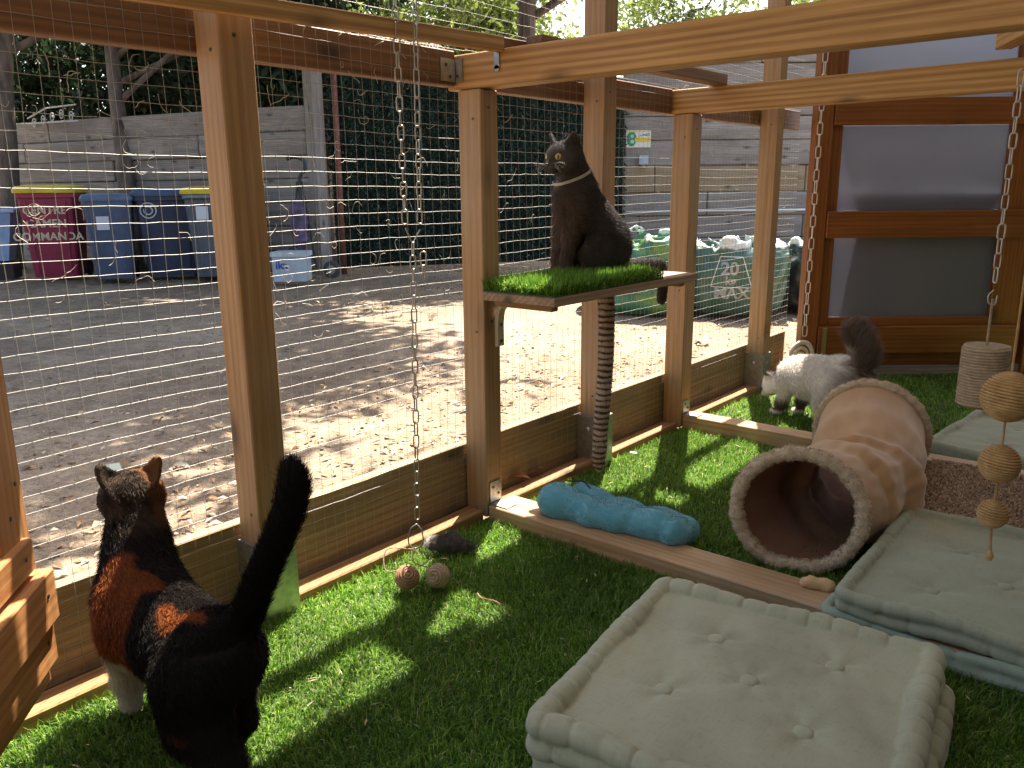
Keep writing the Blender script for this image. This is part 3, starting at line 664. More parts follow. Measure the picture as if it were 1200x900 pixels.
v, f_ = lathe_vf([(.03, -.02), (.08, -.022), (.10, -.015), (.10, .015), (.08, .022), (.03, .02)], pcp(.36, .11, -.1), 20, (.5, -.85, 0)); raw('wheel', v, f_, mat('grey_rubber', (.06, .06, .06), .8), pc)
v, f_ = lathe_vf([(.012, -.026), (.05, -.026), (.05, .026), (.012, .026)], pcp(.36, .11, -.1), 14, (.5, -.85, 0)); raw('wheel_hub', v, f_, mat('hub', (.25, .24, .22), .7), pc)
# iron scroll on top of the wall
isc = empty('iron_scroll', (-10.9, 5.15, 2.0), 'small whitewashed iron scroll ornament on the plank wall', 'ornament'); wi = mat('white_iron', (.5, .5, .48), .6)
for k in range(5):
    c = np.array([-11.3+.19*k, 5.05+.047*k, 2.04-.03*abs(k-3)]); MB().tube([c+np.array([math.cos(a)*(.075-.006*a), .01, math.sin(a)*(.075-.006*a)]) for a in np.linspace(0, 9, 20)], .008, 5).build('scroll', wi, isc)
MB().tube([(-11.4, 5.02, 1.95), (-10.4, 5.27, 1.95)], .01, 5).build('bar', wi, isc); MB().tube([(-11.4, 5.02, 2.02), (-11.0, 5.12, 2.14), (-10.4, 5.27, 2.16)], .01, 5).build('bar', wi, isc)

# sign and meter box on the right wall
WD = np.array([.7755, .6313, 0]); WN = np.array([.6313, -.7755, 0])
def wpt(px_s, z, o=.06): return np.array([-4.55, 9.78, 0])+WD*px_s+WN*o+[0, 0, z]
Rw = np.array([WD, -WN, [0, 0, 1]]).T
SG = wpt(.20, 1.63)
sg = empty('wall_sign', tuple(SG), 'small yellow and white recycling notice with a green emblem on the plank wall', 'sign')
MB().box(SG, (.33, .006, .22), Rw).build('panel', mat('sign_white', (.62, .62, .52), .5), sg)
MB().box(SG+WD*.055+WN*.004+[0, 0, -.012], (.20, .003, .055), Rw).build('yellow_band', mat('sign_yellow', (.62, .45, .04), .5), sg)
MB().box(SG+WN*.004+[0, 0, .095], (.32, .003, .02), Rw).build('yellow_edge', mat('sign_yellow2', (.55, .50, .10), .5), sg)
gm = mat('sign_green', (.02, .20, .09), .5)
def disc(c, a, b, mt, par, name, o=.004):
    pts = [c+WD*a*math.cos(t)+np.array([0, 0, b*math.sin(t)])+WN*o for t in np.linspace(0, 2*math.pi, 24, endpoint=False)]; pts2 = [p-WN*.003 for p in pts]; n = 24
    return raw(name, pts+pts2, [tuple(range(n))]+[(k, (k+1) % n, (k+1) % n+n, k+n) for k in range(n)], mt, par)
disc(SG-WD*.09, .065, .095, gm, sg, 'emblem'); disc(SG-WD*.085+np.array([0, 0, .035]), .022, .022, mat('sign_mint', (.25, .55, .40), .5), sg, 'emblem_mark', .0065); disc(SG-WD*.08+np.array([0, 0, -.035]), .03, .026, mat('sign_mint', (.25, .55, .40), .5), sg, 'emblem_mark', .0065)
disc(SG+WD*.075+np.array([0, 0, .048]), .085, .033, mat('oval_white', (.75, .75, .75), .5), sg, 'oval', .006)
text('LONES', .05, tuple(SG+WD*.075+WN*.0085+np.array([0, 0, .048])), tuple(WD), (0, 0, 1), mat('ink', (.03, .04, .08), .6), sg, bold=.001)
MX = wpt(.27, 1.36, .09)
mx = empty('meter_box', tuple(MX), 'small pale blue junction box under the sign on the plank wall', 'junction box')
MB().box(MX, (.12, .07, .12), Rw).build('housing', plastic('pale_box', (.34, .42, .48)), mx); MB().box(MX-np.array([0, 0, .085]), (.05, .05, .045), Rw).build('cable_gland', mat('gland', (.25, .18, .13), .8), mx)
# white pipe along the wall
o = MB().tube([wpt(.05, .68, .12), wpt(4.4, .70, .12)], .013, 8).build('pipe', mat('white_pipe', (.8, .78, .74), .5), smooth=True); tag(o, 'thin white pipe running along the lower plank wall', 'pipe')

# ------------------------------------------------------------------ shelf with turf and brackets
sh = empty('cat_shelf', (.132, 2.17, .70), 'wooden shelf between the posts, carrying a patch of turf and the grey cat', 'shelf')
board('shelf_board', (.1335, 1.765, .70), (.1335, 2.585, .70), .262, .026, M['shelf'], sh)
board('batten', (.03, 1.80, .678), (.24, 1.80, .678), .03, .016, M['trim'], sh); board('batten', (.03, 2.53, .678), (.24, 2.53, .678), .03, .016, M['trim'], sh)
def bracket(y, side):
    pth = smooth_path([(.012, y, .545), (.013, y, .63), (.03, y, .667), (.075, y, .680), (.16, y, .683)], 5)
    V = []; F = []
    for i, p in enumerate(pth):
        tt = pth[min(i+1, len(pth)-1)]-pth[max(i-1, 0)]; tt /= np.linalg.norm(tt); nn = np.array([tt[2], 0, -tt[0]])
        for a, b_ in ((-1, -1), (1, -1), (1, 1), (-1, 1)): V.append(p+nn*a*.006+np.array([0, b_*.014, 0]))
    n = len(pth)
    for i in range(n-1):
        for k in range(4): q = (k+1) % 4; F.append((i*4+k, (i+1)*4+k, (i+1)*4+q, i*4+q))
    F += [(0, 1, 2, 3), tuple((n-1)*4+k for k in (3, 2, 1, 0))]
    o = raw('bracket', V, F, mat('cream_paint', (.52, .46, .34), .5), sh)
    for z in (.56, .61): v, f_ = lathe_vf([(.005, 0), (.005, .002), (.002, .003)], (.019, y, z), 8, (1, 0, 0)); raw('screw_head', v, f_, M['screw'], o)
bracket(1.83, 1); bracket(2.43, 1)
def shelf_turf():
    g = np.random.default_rng(33); n = 26000
    x = g.uniform(.006, .262, n); y = g.uniform(1.768, 2.36, n); ok = ~((y > 2.30) & (g.random(n) < .5)); x, y = x[ok], y[ok]; n = len(x)
    MB().box((.134, 2.06, .7155), (.256, .59, .004)).build('turf_backing', mat('turf_back2', (.03, .06, .015), .9), sh)
    P = np.stack([x, y, np.full(n, .715)], 1); a = g.uniform(0, 6.28, n); ed = (y < 1.79) | (x > .245) | (x < .02)
    lean = np.abs(g.normal(.5, .3, n))+ed*.25; l = .042*(.6+.7*g.random(n))
    D = np.stack([np.cos(a), np.sin(a), np.zeros(n)], 1); S = np.stack([-np.sin(a), np.cos(a), np.zeros(n)], 1); up = np.array([0, 0, 1.])
    m1 = P+(up*np.cos(lean*.6)[:, None]+D*np.sin(lean*.6)[:, None])*(l*.55)[:, None]; m2 = m1+(up*np.cos(lean*1.6)[:, None]+D*np.sin(lean*1.6)[:, None])*(l*.45)[:, None]
    w = .0012; V = np.stack([P-S*w, P+S*w, m1-S*w, m1+S*w, m2], 1).reshape(-1, 3); i0 = (np.arange(n)*5)[:, None]
    T = np.concatenate([i0+np.array([[0, 1, 3]]), i0+np.array([[0, 3, 2]]), i0+np.array([[2, 3, 4]])])
    pal = np.array([(.05, .15, .015), (.09, .23, .02), (.16, .33, .03), (.26, .42, .06)]); c = pal[g.integers(0, 4, n)]*(.8+.4*g.random(n))[:, None]
    o = raw('turf_patch', V, T, M['blade'], sh, True, None, np.repeat(c, 5, axis=0)); o['kind'] = 'stuff'; o['label'] = 'bright green turf patch tacked on the shelf'
shelf_turf()
# striped snake-like hanging toy
stt = empty('hanging_toy', (.143, 2.2, .686), 'long brown and cream striped fabric tail toy hanging from the shelf', 'cat toy')
N = 190; V = []; F = []; seg = 14; cols = []
for i in range(N+1):
    t_ = i/N; z = .686-.615*t_; rr = .0255*(1-.12*t_)*(1 if t_ < .88 else math.sqrt(max(0.02, 1-((t_-.88)/.12)**2))); cx = .143+.006*math.sin(t_*4)-.01*t_; cy = 2.2+.005*math.sin(t_*6)
    ph = (t_*31) % 1; cc = (.09, .06, .05) if ph < .42 else (.46, .37, .29); rr *= 1-.05*(ph < .42)
    for k in range(seg):
        a = 2*math.pi*k/seg; V.append((cx+rr*math.cos(a), cy+rr*math.sin(a), z+.002*math.sin(a*2+i*.3))); cols.append(cc)
for i in range(N):
    for k in range(seg): q = (k+1) % seg; F.append((i*seg+k, (i+1)*seg+k, (i+1)*seg+q, i*seg+q))
tb_ = raw('tail_body', V, F, M['coat'], stt, True, None, np.array(cols)); Vn = np.array(V); 
Fq = np.array(F); nn = Vn-np.array([.143, 2.2, 0]); nn[:, 2] = 0; nn /= np.linalg.norm(nn, axis=1)[:, None]
def snk(P):
    ph = ((.686-P[:, 2])/.615*31) % 1; return np.where((ph < .42)[:, None], np.array([.10, .065, .05]), np.array([.48, .39, .31]))
fur('pile', Vn, Fq, nn, 14000, .006, .0012, lambda P: np.tile([0, 0, -1.], (len(P), 1)), snk, M['hair'], stt, .6, 3)
MB().tube([(.135, 2.2, .075), (.135, 2.2, .04)], .0012, 4).build('string', mat('string', (.25, .2, .15)), stt)

# ------------------------------------------------------------------ chains
def chain(pts, link, wire, mt, root, name='chain_link'):
    """links between successive points spaced 'pitch' apart; shared mesh, one object per link"""
    Lk, Wk = link; pitch = Lk-2*wire
    pth = []; n_ = 24
    for i in range(n_):
        a = 2*math.pi*i/n_; x = math.cos(a); z = math.sin(a); h = (Lk-Wk)/2
        pth.append((Wk/2*x*.95, 0, (Wk/2-wire*.5)*z+(h if z > 0 else -h)*(1 if abs(z) > 1e-6 else 0)))
    v, f_ = tube_vf(pth, wire, 6, closed=True); me = bpy.data.meshes.new(name); me.from_pydata([tuple(x) for x in v], [], f_); me.materials.append(mt); me.polygons.foreach_set('use_smooth', [True]*len(me.polygons))
    P = [Vector(p) for p in pts]; seg = 0; pos = 0; i = 0
    Ls = [(P[k+1]-P[k]).length for k in range(len(P)-1)]; tot = sum(Ls); cnt = int(tot/pitch)
    for j in range(cnt):
        s = (j+.5)*pitch; k = 0
        while k < len(Ls)-1 and s > Ls[k]: s -= Ls[k]; k += 1
        d = (P[k+1]-P[k]).normalized(); c = P[k]+d*s
        o = bpy.data.objects.new(name, me); place(o, root, c)
        q = Vector((0, 0, 1)).rotation_difference(d); o.rotation_euler = (q.to_matrix().to_4x4() @ Matrix.Rotation(R(55+90*(j % 2)+random.uniform(-12, 12)), 4, 'Z')).to_euler()
ch = empty('hanging_chain', (.10, 1.40, 2.0), 'long steel chain, doubled above, hanging to a hook just above the floor', 'chain')
chain([(.085, 1.385, 1.95), (.098, 1.385, .905)], (.036, .0145), .0019, M['chain'], ch)
chain([(.10, 1.448, 1.95), (.112, 1.42, .905)], (.036, .0145), .0019, M['chain'], ch)
MB().tube([(.098, 1.385, .91), (.104, 1.40, .872), (.112, 1.42, .905)], .002, 6).build('joining_link', M['chain'], ch)
chain([(.104, 1.402, .875), (.112, 1.375, .158)], (.036, .0145), .0019, M['chain'], ch)
chain([(.108, 1.432, .85), (.108, 1.432, .78)], (.036, .0145), .0019, M['chain'], ch)
ck = smooth_path([(.112, 1.372, .155), (.100, 1.360, .14), (.100, 1.352, .105), (.112, 1.365, .09), (.124, 1.380, .105), (.122, 1.380, .14)], 5)
MB().tube(np.vstack([ck, ck[:1]]), .0022, 6).build('snap_hook', M['chain'], ch, True)
# sisal ball toy on a cord
bt_ = empty('sisal_ball_toy', (.16, 1.33, .01), 'pair of small twine balls tied by cord to the chain, lying on the turf', 'cat toy')
tw = tinted('twine', [(.3, (.22, .11, .06)), (.7, (.40, .24, .14))], 60, .9, .6)
tw2 = tinted('twine_light', [(.3, (.24, .17, .10)), (.7, (.42, .31, .20))], 60, .9, .6)
sis = tinted('sisal', [(.3, (.38, .21, .075)), (.7, (.58, .36, .16))], 45, .9, .6, .002, 4)
def wound_ball(c, r_, mt, parent, name='ball', seed=0, turns=13, ax=(0.1, .1, 1), w=None):
    """ball wound with cord: a core plus helical rope coils"""
    c = np.array(c, float); z = np.array(ax, float); z /= np.linalg.norm(z); x = np.cross([.3, 1, .2], z); x /= np.linalg.norm(x); y = np.cross(z, x)
    v, f_ = lathe_vf([(max(.001, r_*.95*math.sin(t)), -r_*.95*math.cos(t)) for t in np.linspace(.02, math.pi-.02, 14)], c, 20, z)
    core = raw(name, v, f_, mt, parent, True)
    pts = []; n = turns*26
    for i in range(n+1):
        t = i/n; ph = math.pi*(.04+.92*t); a = 2*math.pi*turns*t; pts.append(c+r_*.95*(x*math.sin(ph)*math.cos(a)+y*math.sin(ph)*math.sin(a)-z*math.cos(ph)))
    MB().tube(pts, (w or r_*1.35/turns), 6).build('winding', mt, core, True)
    return core
wound_ball((.148, 1.298, .045), .030, tw, bt_, turns=11, ax=(.5, -.3, .6)); wound_ball((.205, 1.352, .046), .029, tw2, bt_, turns=10, ax=(.3, -.9, .35))
for pts in ([(.115, 1.358, .09), (.075, 1.30, .10), (.10, 1.27, .06), (.145, 1.30, .065)], [(.115, 1.358, .092), (.135, 1.34, .11), (.15, 1.32, .08), (.19, 1.34, .068)], [(.115, 1.358, .088), (.16, 1.38, .08), (.145, 1.35, .055)]):
    MB().tube(smooth_path(pts, 6), .0017, 5).build('cord', tw2, bt_, True)
# right hand string of wound balls
st = empty('ball_string_toy', (1.30, 2.04, 1.5), 'string of three sisal-wound balls shrinking downward, hanging at the right', 'cat toy')
BX = [(1.301, 2.037, .546, .056), (1.301, 2.037, .392, .043), (1.301, 2.037, .272, .032)]
for (x, y, z, r_) in BX: wound_ball((x, y, z), r_, sis, st, turns={.056: 22, .043: 18, .032: 14}[r_], ax=(.12, .1, 1))
def rope(p0, p1, r_, mt, parent, name='rope', tw_=60):
    p0 = np.array(p0, float); p1 = np.array(p1, float); Lr = np.linalg.norm(p1-p0); n = max(6, int(Lr*300)); d = (p1-p0)/Lr; a = np.cross(d, [0, 1, .1]); a /= np.linalg.norm(a); b = np.cross(d, a); mb = MB()
    for k in range(3):
        pts = [p0+d*Lr*i/n+r_*.6*(a*math.cos(2*math.pi*(k/3+tw_*Lr*i/n))+b*math.sin(2*math.pi*(k/3+tw_*Lr*i/n))) for i in range(n+1)]; mb.tube(pts, r_*.62, 5)
    o = mb.build(name, mt, parent, True); o['kind'] = 'stuff'; return o
rope((1.301, 2.037, 1.31), (1.301, 2.037, .60), .0027, sis, st); rope((1.301, 2.037, .49), (1.301, 2.037, .435), .0025, sis, st); rope((1.301, 2.037, .35), (1.301, 2.037, .302), .0024, sis, st)
rope((1.301, 2.037, .242), (1.306, 2.037, .175), .0032, sis, st, 'rope_tail'); 
v, f_ = lathe_vf([(.006, -.012), (.009, 0), (.003, .012)], (1.306, 2.037, .172), 8); raw('knot', v, f_, sis, st)
# sisal cylinder on a chain
sc_ = empty('sisal_roll_toy', (1.157, 2.60, 1.4), 'upright sisal-wound cylinder hanging on a white chain at the right', 'cat toy')
C0 = np.array([1.157, 2.60, .47]); v, f_ = lathe_vf([(.055, -.085), (.058, -.08), (.058, .08), (.052, .084)], C0, 26); raw('roll', v, f_, tw2, sc_, True)
sl_ = tinted('pale_sisal', [(.3, (.34, .25, .16)), (.7, (.52, .40, .28))], 50, .9, .6)
pts = []
for i in range(26*20+1): t = i/(26*20); a = 2*math.pi*20*t; pts.append(C0+np.array([.058*math.cos(a), .058*math.sin(a), -.082+.164*t]))
MB().tube(pts, .0046, 6).build('winding', sl_, sc_, True)
pts = []
for i in range(24*8+1): t = i/(24*8); a = 2*math.pi*8*t; pts.append(C0+np.array([(.058-.054*t)*math.cos(a), (.058-.054*t)*math.sin(a), .086]))
MB().tube(pts, .004, 6).build('coiled_top', sl_, sc_, True)
rope((1.157, 2.60, .69), (1.157, 2.60, .555), .0035, sl_, sc_); chain([(1.157, 2.60, 1.29), (1.157, 2.60, .70)], (.044, .018), .0022, M['chain_white'], sc_)
MB().tube(smooth_path([(1.157, 2.60, .715), (1.147, 2.593, .70), (1.150, 2.595, .678), (1.163, 2.604, .675), (1.166, 2.607, .70)], 5), .0022, 6).build('snap_hook', M['chain_white'], sc_, True)
# chain by the door with white rope ring
dc = empty('door_chain', (.075, 4.24, 1.7), 'pale chain hanging beside the door jamb with a tied rope loop at its end', 'chain')
chain([(.062, 4.225, 1.75), (.062, 4.225, .215)], (.062, .024), .003, M['chain_white'], dc)
rr_ = empty('rope_loop_toy', (.05, 4.15, .1), 'white rope loop around a wooden bead behind the white cat', 'cat toy')
wr = tinted('white_rope', [(.3, (.45, .42, .36)), (.7, (.66, .62, .55))], 90, .9, .6)
MB().tube(smooth_path([(.03, 4.17, .10), (.022, 4.165, .16), (.05, 4.19, .205), (.085, 4.22, .20), (.105, 4.235, .15), (.10, 4.23, .09)], 6), .012, 8).build('rope_loop', wr, rr_, True)
MB().tube(smooth_path([(.045, 4.175, .10), (.04, 4.17, .15), (.06, 4.19, .18), (.085, 4.21, .16), (.085, 4.215, .10)], 6), .009, 8).build('rope_loop', wr, rr_, True)
v, f_ = lathe_vf([(.012, -.04), (.022, -.03), (.024, .02), (.012, .04)], (.066, 4.19, .12), 16); raw('wooden_bead', v, f_, mat('bead', (.45, .27, .15), .6), rr_, True)

# ------------------------------------------------------------------ mattress cushions
def linen(name, c0, c1):
    m = mat(name, c0, .92, 0, .15); a = noise(m, objco(m), 3.0, 4, .6); b = noise(m, objco(m, (220, 40, 40)), 1, 2); b2 = noise(m, objco(m, (40, 220, 40)), 1, 2)
    c = ramp(m, a, [(.3, c0), (.5, c1), (.62, c1), (.78, (c1[0]*.98, c1[1]*.82, c1[2]*.64))])
    s = nd(m, 'ShaderNodeMath', operation='ADD'); lk(m, b, s.inputs[0]); lk(m, b2, s.inputs[1])
    c = mix(m, .35, c, ramp(m, s.outputs[0], [(.7, (.8, .8, .8)), (1.3, (1.15, 1.15, 1.15))]), 'MULTIPLY')
    lk(m, c, bsdf(m).inputs['Base Color']); bump(m, s.outputs[0], .12, .001); bsdf(m).inputs['Sheen Weight'].default_value = .2; return m
LIN = linen('sage_linen', (.32, .315, .215), (.40, .395, .275)); LIN2 = linen('sage_linen_cool', (.25, .265, .19), (.32, .335, .24)); LIN3 = linen('pale_green_linen', (.22, .275, .21), (.29, .35, .27))
def cushion(cx, cy, z0, ang, hx, hy, th, label, mt, seed, step=.006, buttons=((-.5, -.5), (.5, -.5), (.5, .5), (-.5, .5), (0, 0)), roll=.023):
    ca, sa = math.cos(ang), math.sin(ang); g = np.random.default_rng(seed)
    npin = 12; ph = g.uniform(0, 6.28, 8)
    def tube_d(P, zc, r0, k):
        q = np.stack([np.abs(P[:, 0])-(hx-r0), np.abs(P[:, 1])-(hy-r0)], 1)
        # signed in-plane distance to rounded rectangle outline
        rc = .016; qq = q+rc; out = np.linalg.norm(np.maximum(qq, 0), axis=1)+np.minimum(np.maximum(qq[:, 0], qq[:, 1]), 0)-rc
        horiz = qq[:, 1] > qq[:, 0]; s = np.where(horiz, P[:, 0]/hx, P[:, 1]/hy)
        w = np.abs(np.sin(s*npin*.5*math.pi+ph[k]+.5*np.sin(s*5+ph[k+1])+np.where(horiz, 0, 1.1)))
        pin = (1-w)**3.5*np.clip(.75+.4*np.sin(s*13+ph[k+1]*3), .3, 1)
        rr = r0*(1.02-.30*pin+.06*np.sin(s*6+ph[k+2]))
        wob = .004*np.sin(s*7+ph[k+3])
        return np.sqrt((out+wob*.5)**2+(P[:, 2]-zc-wob)**2)-rr
    def topf(P):
        puff = .014*np.clip(1-(P[:, 0]/hx)**2, 0, 1)*np.clip(1-(P[:, 1]/hy)**2, 0, 1)
        top = th-.020+puff+.0035*vnoise(P*[1, 1, 0], 4, seed)+.0008*vnoise(P*[1, .4, 0], 12, seed+1)
        for (bx_, by_) in buttons:
            d2 = (P[:, 0]-bx_*hx)**2+(P[:, 1]-by_*hy)**2; an = np.arctan2(P[:, 1]-by_*hy, P[:, 0]-bx_*hx)
            top = top-.005*np.exp(-d2/.0008)-.0060*np.exp(-d2/.006)*(1+.45*np.sin(an*5+bx_*7+seed)*np.clip(d2/.0006, 0, 1))
        return top
    def fn(P):
        bx = np.maximum(np.abs(P[:, 0])-(hx-1.2*roll), np.abs(P[:, 1])-(hy-1.2*roll))
        inner = np.maximum(bx+.003*np.sin(P[:, 0]*40+ph[4])*np.sin(P[:, 1]*40+ph[5]), np.maximum(P[:, 2]-topf(P), .004-P[:, 2]))
        d = smin(inner, tube_d(P, th-roll*.95, roll, 0), .0012)
        d = smin(d, tube_d(P, roll*.9, roll*.9, 3), .010)
        return d
    V, F = surface_nets(fn, (-hx-.02, -hy-.02, -.012), (hx+.02, hy+.02, th+.025), step)
    def W(V): V = np.atleast_2d(V); return np.stack([cx+V[:, 0]*ca-V[:, 1]*sa, cy+V[:, 0]*sa+V[:, 1]*ca, z0+V[:, 2]], 1)
    t = empty('floor_cushion', (cx, cy, z0), label, 'cushion', 'sage green floor cushions')
    raw('cover', W(V), F, mt, t, True)
    for (bx_, by_) in buttons:
        v, f_ = lathe_vf([(.0150, -.006), (.0178, -.001), (.0160, .003), (.009, .0055), (.0005, .006)], (0, 0, 0), 18)
        tz = float(topf(np.array([[bx_*hx, by_*hy, 0.]]))[0])+.0005
        raw('button', W(v+np.array([bx_*hx, by_*hy, tz])), f_, mt, t, True)
    return t
cushion(1.066, 1.262, .075, R(7.4), .292, .305, .080, 'large sage cushion with buttons in the foreground, topmost of its pair', LIN, 1, .0045, ((-.33, .39), (.41, .48), (.0, .03), (-.42, -.29), (.39, -.25)))
cushion(1.078, 1.270, .008, R(5.6), .296, .308, .072, 'sage cushion underneath the foreground one, only its edges showing', LIN, 2, .007, ((.5, .5),))
cushion(1.375, 2.095, .055, R(0.5), .335, .325, .060, 'sage cushion under the hanging balls, topmost of its pair', LIN2, 3, .006, ((-.48, -.48), (-.44, .33), (-.09, -.15), (.4, .4), (.4, -.4)), .016)
cushion(1.37, 2.10, .006, R(-1.5), .35, .34, .05, 'pale green cushion beneath, sticking out toward the long sill', LIN3, 4, .008, ((.5, .5),), .014)
cushion(1.25, 3.53, .015, R(-6), .34, .32, .055, 'sage cushion lying beyond the second sill, farthest from view', LIN2, 5, .009, ((-.4, .4), (.4, .4), (.0, .0), (-.4, -.4)), .018)

# carpeted scratching block
cb = empty('scratching_block', (1.25, 2.68, 0), 'low box topped with curly brown carpet between the tunnel and the cushions', 'scratching block')
MB().box((1.25, 2.675, .05), (.50, .50, .096)).build('box', tinted('dark_ribbed', [(.3, (.03, .02, .018)), (.7, (.09, .06, .05))], 30), cb)
def carpet():
    g = np.random.default_rng(9); n = 26000; P = np.stack([g.uniform(.995, 1.505, n), g.uniform(2.42, 2.93, n), np.full(n, .098)], 1)
    a = g.uniform(0, 6.28, n); l = .012*(.5+g.random(n)); D = np.stack([np.cos(a), np.sin(a), g.uniform(.3, 1.2, n)], 1); S = np.stack([-np.sin(a), np.cos(a), g.normal(0, .4, n)], 1)*.0022
    m1 = P+D*l[:, None]*.5; m2 = m1+(D*[1, 1, -.6])*l[:, None]*.6
    V = np.stack([P-S, P+S, m1-S, m1+S, m2], 1).reshape(-1, 3); i0 = (np.arange(n)*5)[:, None]; T = np.concatenate([i0+np.array([[0, 1, 3]]), i0+np.array([[0, 3, 2]]), i0+np.array([[2, 3, 4]])])
    c = np.array([.44, .30, .20])*(.35+1.0*g.random(n)**1.0)[:, None]
    MB().box((1.25, 2.675, .0985), (.505, .505, .006)).build('carpet', tinted('carpet_base', [(.3, (.18, .11, .07)), (.7, (.40, .27, .18))], 80), cb)
    o = raw('carpet_pile', V, T, M['litter'], cb, False, None, np.repeat(c, 5, axis=0)); o['kind'] = 'stuff'
carpet()

# ------------------------------------------------------------------ play tunnel
tn = empty('cat_tunnel', (.84, 2.5, 0), 'crumpled tan fabric cat tunnel with cream fleece rims lying on the turf', 'cat tunnel')
def tunnel():
    A = np.array([.862, 2.035, .168]); B = np.array([.800, 2.86, .175]); mid = [np.array([.885, 2.25, .150]), np.array([.915, 2.42, .140]), np.array([.86, 2.62, .150])]
    pth = smooth_path([A, *mid, B], 18); n = len(pth); seg = 120
    # end planes: mouth turned toward the viewer
    ds = [np.array([-.30, .95, -.02])]+[None]*(n-2)+[np.array([-.15, .98, .06])]
    T = np.gradient(pth, axis=0); T /= np.linalg.norm(T, axis=1)[:, None]
    d0 = ds[0]/np.linalg.norm(ds[0]); d1 = ds[-1]/np.linalg.norm(ds[-1])
    for i in range(n):
        s = i/(n-1); w0 = max(0, 1-s/.25); w1 = max(0, 1-(1-s)/.25); T[i] = T[i]*(1-w0-w1)+d0*w0+d1*w1; T[i] /= np.linalg.norm(T[i])
    def radius(s, a):
        base = .158+.014*s; sag = -.014*math.sin(math.pi*s)**.8
        c1 = -.020*math.exp(-((s-.40-.07*math.sin(a+.6))/.045)**2)-.017*math.exp(-((s-.63+.08*math.sin(a))/.05)**2)-.008*math.exp(-((s-.22-.05*math.sin(a*1+2.))/.035)**2)
        b1 = .016*math.exp(-((s-.51)/.07)**2)+.012*math.exp(-((s-.30)/.06)**2)+.014*math.exp(-((s-.78)/.08)**2)
        env = math.sin(math.pi*min(1, s*1.02))**.6 if 0 < s < 1 else 0
        f_ = env*(.007*math.sin(5*a+9*s)+.005*math.sin(9*a-16*s+1)+.0035*math.sin(15*a+22*s)+.0045*math.sin(30*s+2*a)*math.cos(a*2+1)+.003*math.sin(24*a-9*s+math.sin(12*s)))
        return base+sag+(c1+b1)*env+f_*.42
    def skin(off):
        V = []
        for i in range(n):
            s = i/(n-1); t_ = T[i]; x = np.cross(t_, [0, 0, 1.]); x /= np.linalg.norm(x); y = np.cross(x, t_)
            for k in range(seg):
                a = 2*math.pi*k/seg; rr = radius(s, a)+off; p = pth[i]+rr*(x*math.cos(a)*1.0+y*math.sin(a)*(1-.05*math.sin(math.pi*s)))
                p[2] = max(p[2], .012-off); V.append(p)
        F = [(i*seg+k, i*seg+(k+1) % seg, (i+1)*seg+(k+1) % seg, (i+1)*seg+k) for i in range(n-1) for k in range(seg)]
        return np.array(V), F
    m = mat('tan_suede', (.42, .23, .12), .85); nz = noise(m, objco(m), 5, 4); lk(m, ramp(m, nz, [(.3, (.42, .225, .10)), (.7, (.54, .31, .15))]), bsdf(m).inputs['Base Color']); bsdf(m).inputs['Sheen Weight'].default_value = .35
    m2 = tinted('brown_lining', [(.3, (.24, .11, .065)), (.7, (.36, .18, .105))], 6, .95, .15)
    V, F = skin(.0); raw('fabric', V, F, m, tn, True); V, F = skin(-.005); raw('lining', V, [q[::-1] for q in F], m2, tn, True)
    fl = tinted('cream_fleece', [(.3, (.50, .38, .25)), (.7, (.68, .55, .40))], 55, .95, .8, .004)
    for i, nm_, sg_ in ((0, 'front', 1), (n-1, 'rear', 1)):
        t_ = T[i]; x = np.cross(t_, [0, 0, 1.]); x /= np.linalg.norm(x); y = np.cross(x, t_); s = i/(n-1)
        ring = np.array([pth[i]+radius(s, a)*(x*math.cos(a)+y*math.sin(a))+np.array([0, 0, 0]) for a in np.linspace(0, 2*math.pi, 120, endpoint=False)])
        ring[:, 2] = np.maximum(ring[:, 2], .016); rd = .0175*(1+.10*np.sin(np.arange(120)*1.7)+.08*np.sin(np.arange(120)*.61))
        Vr, Fr = tube_vf(ring, rd, 12, closed=True); o = raw('fleece_rim', Vr, Fr, fl, tn, True)
        cen = np.repeat(ring, 12, axis=0); nr = Vr-cen; nr /= np.linalg.norm(nr, axis=1)[:, None]
        fur('fleece', Vr, np.array(Fr), nr, 9000, .007, .0018, lambda P: rng.normal(size=P.shape), lambda P: np.tile([.62, .50, .36], (len(P), 1)), M['hair'], o, .8, 7+i, curl=.9)
tunnel()

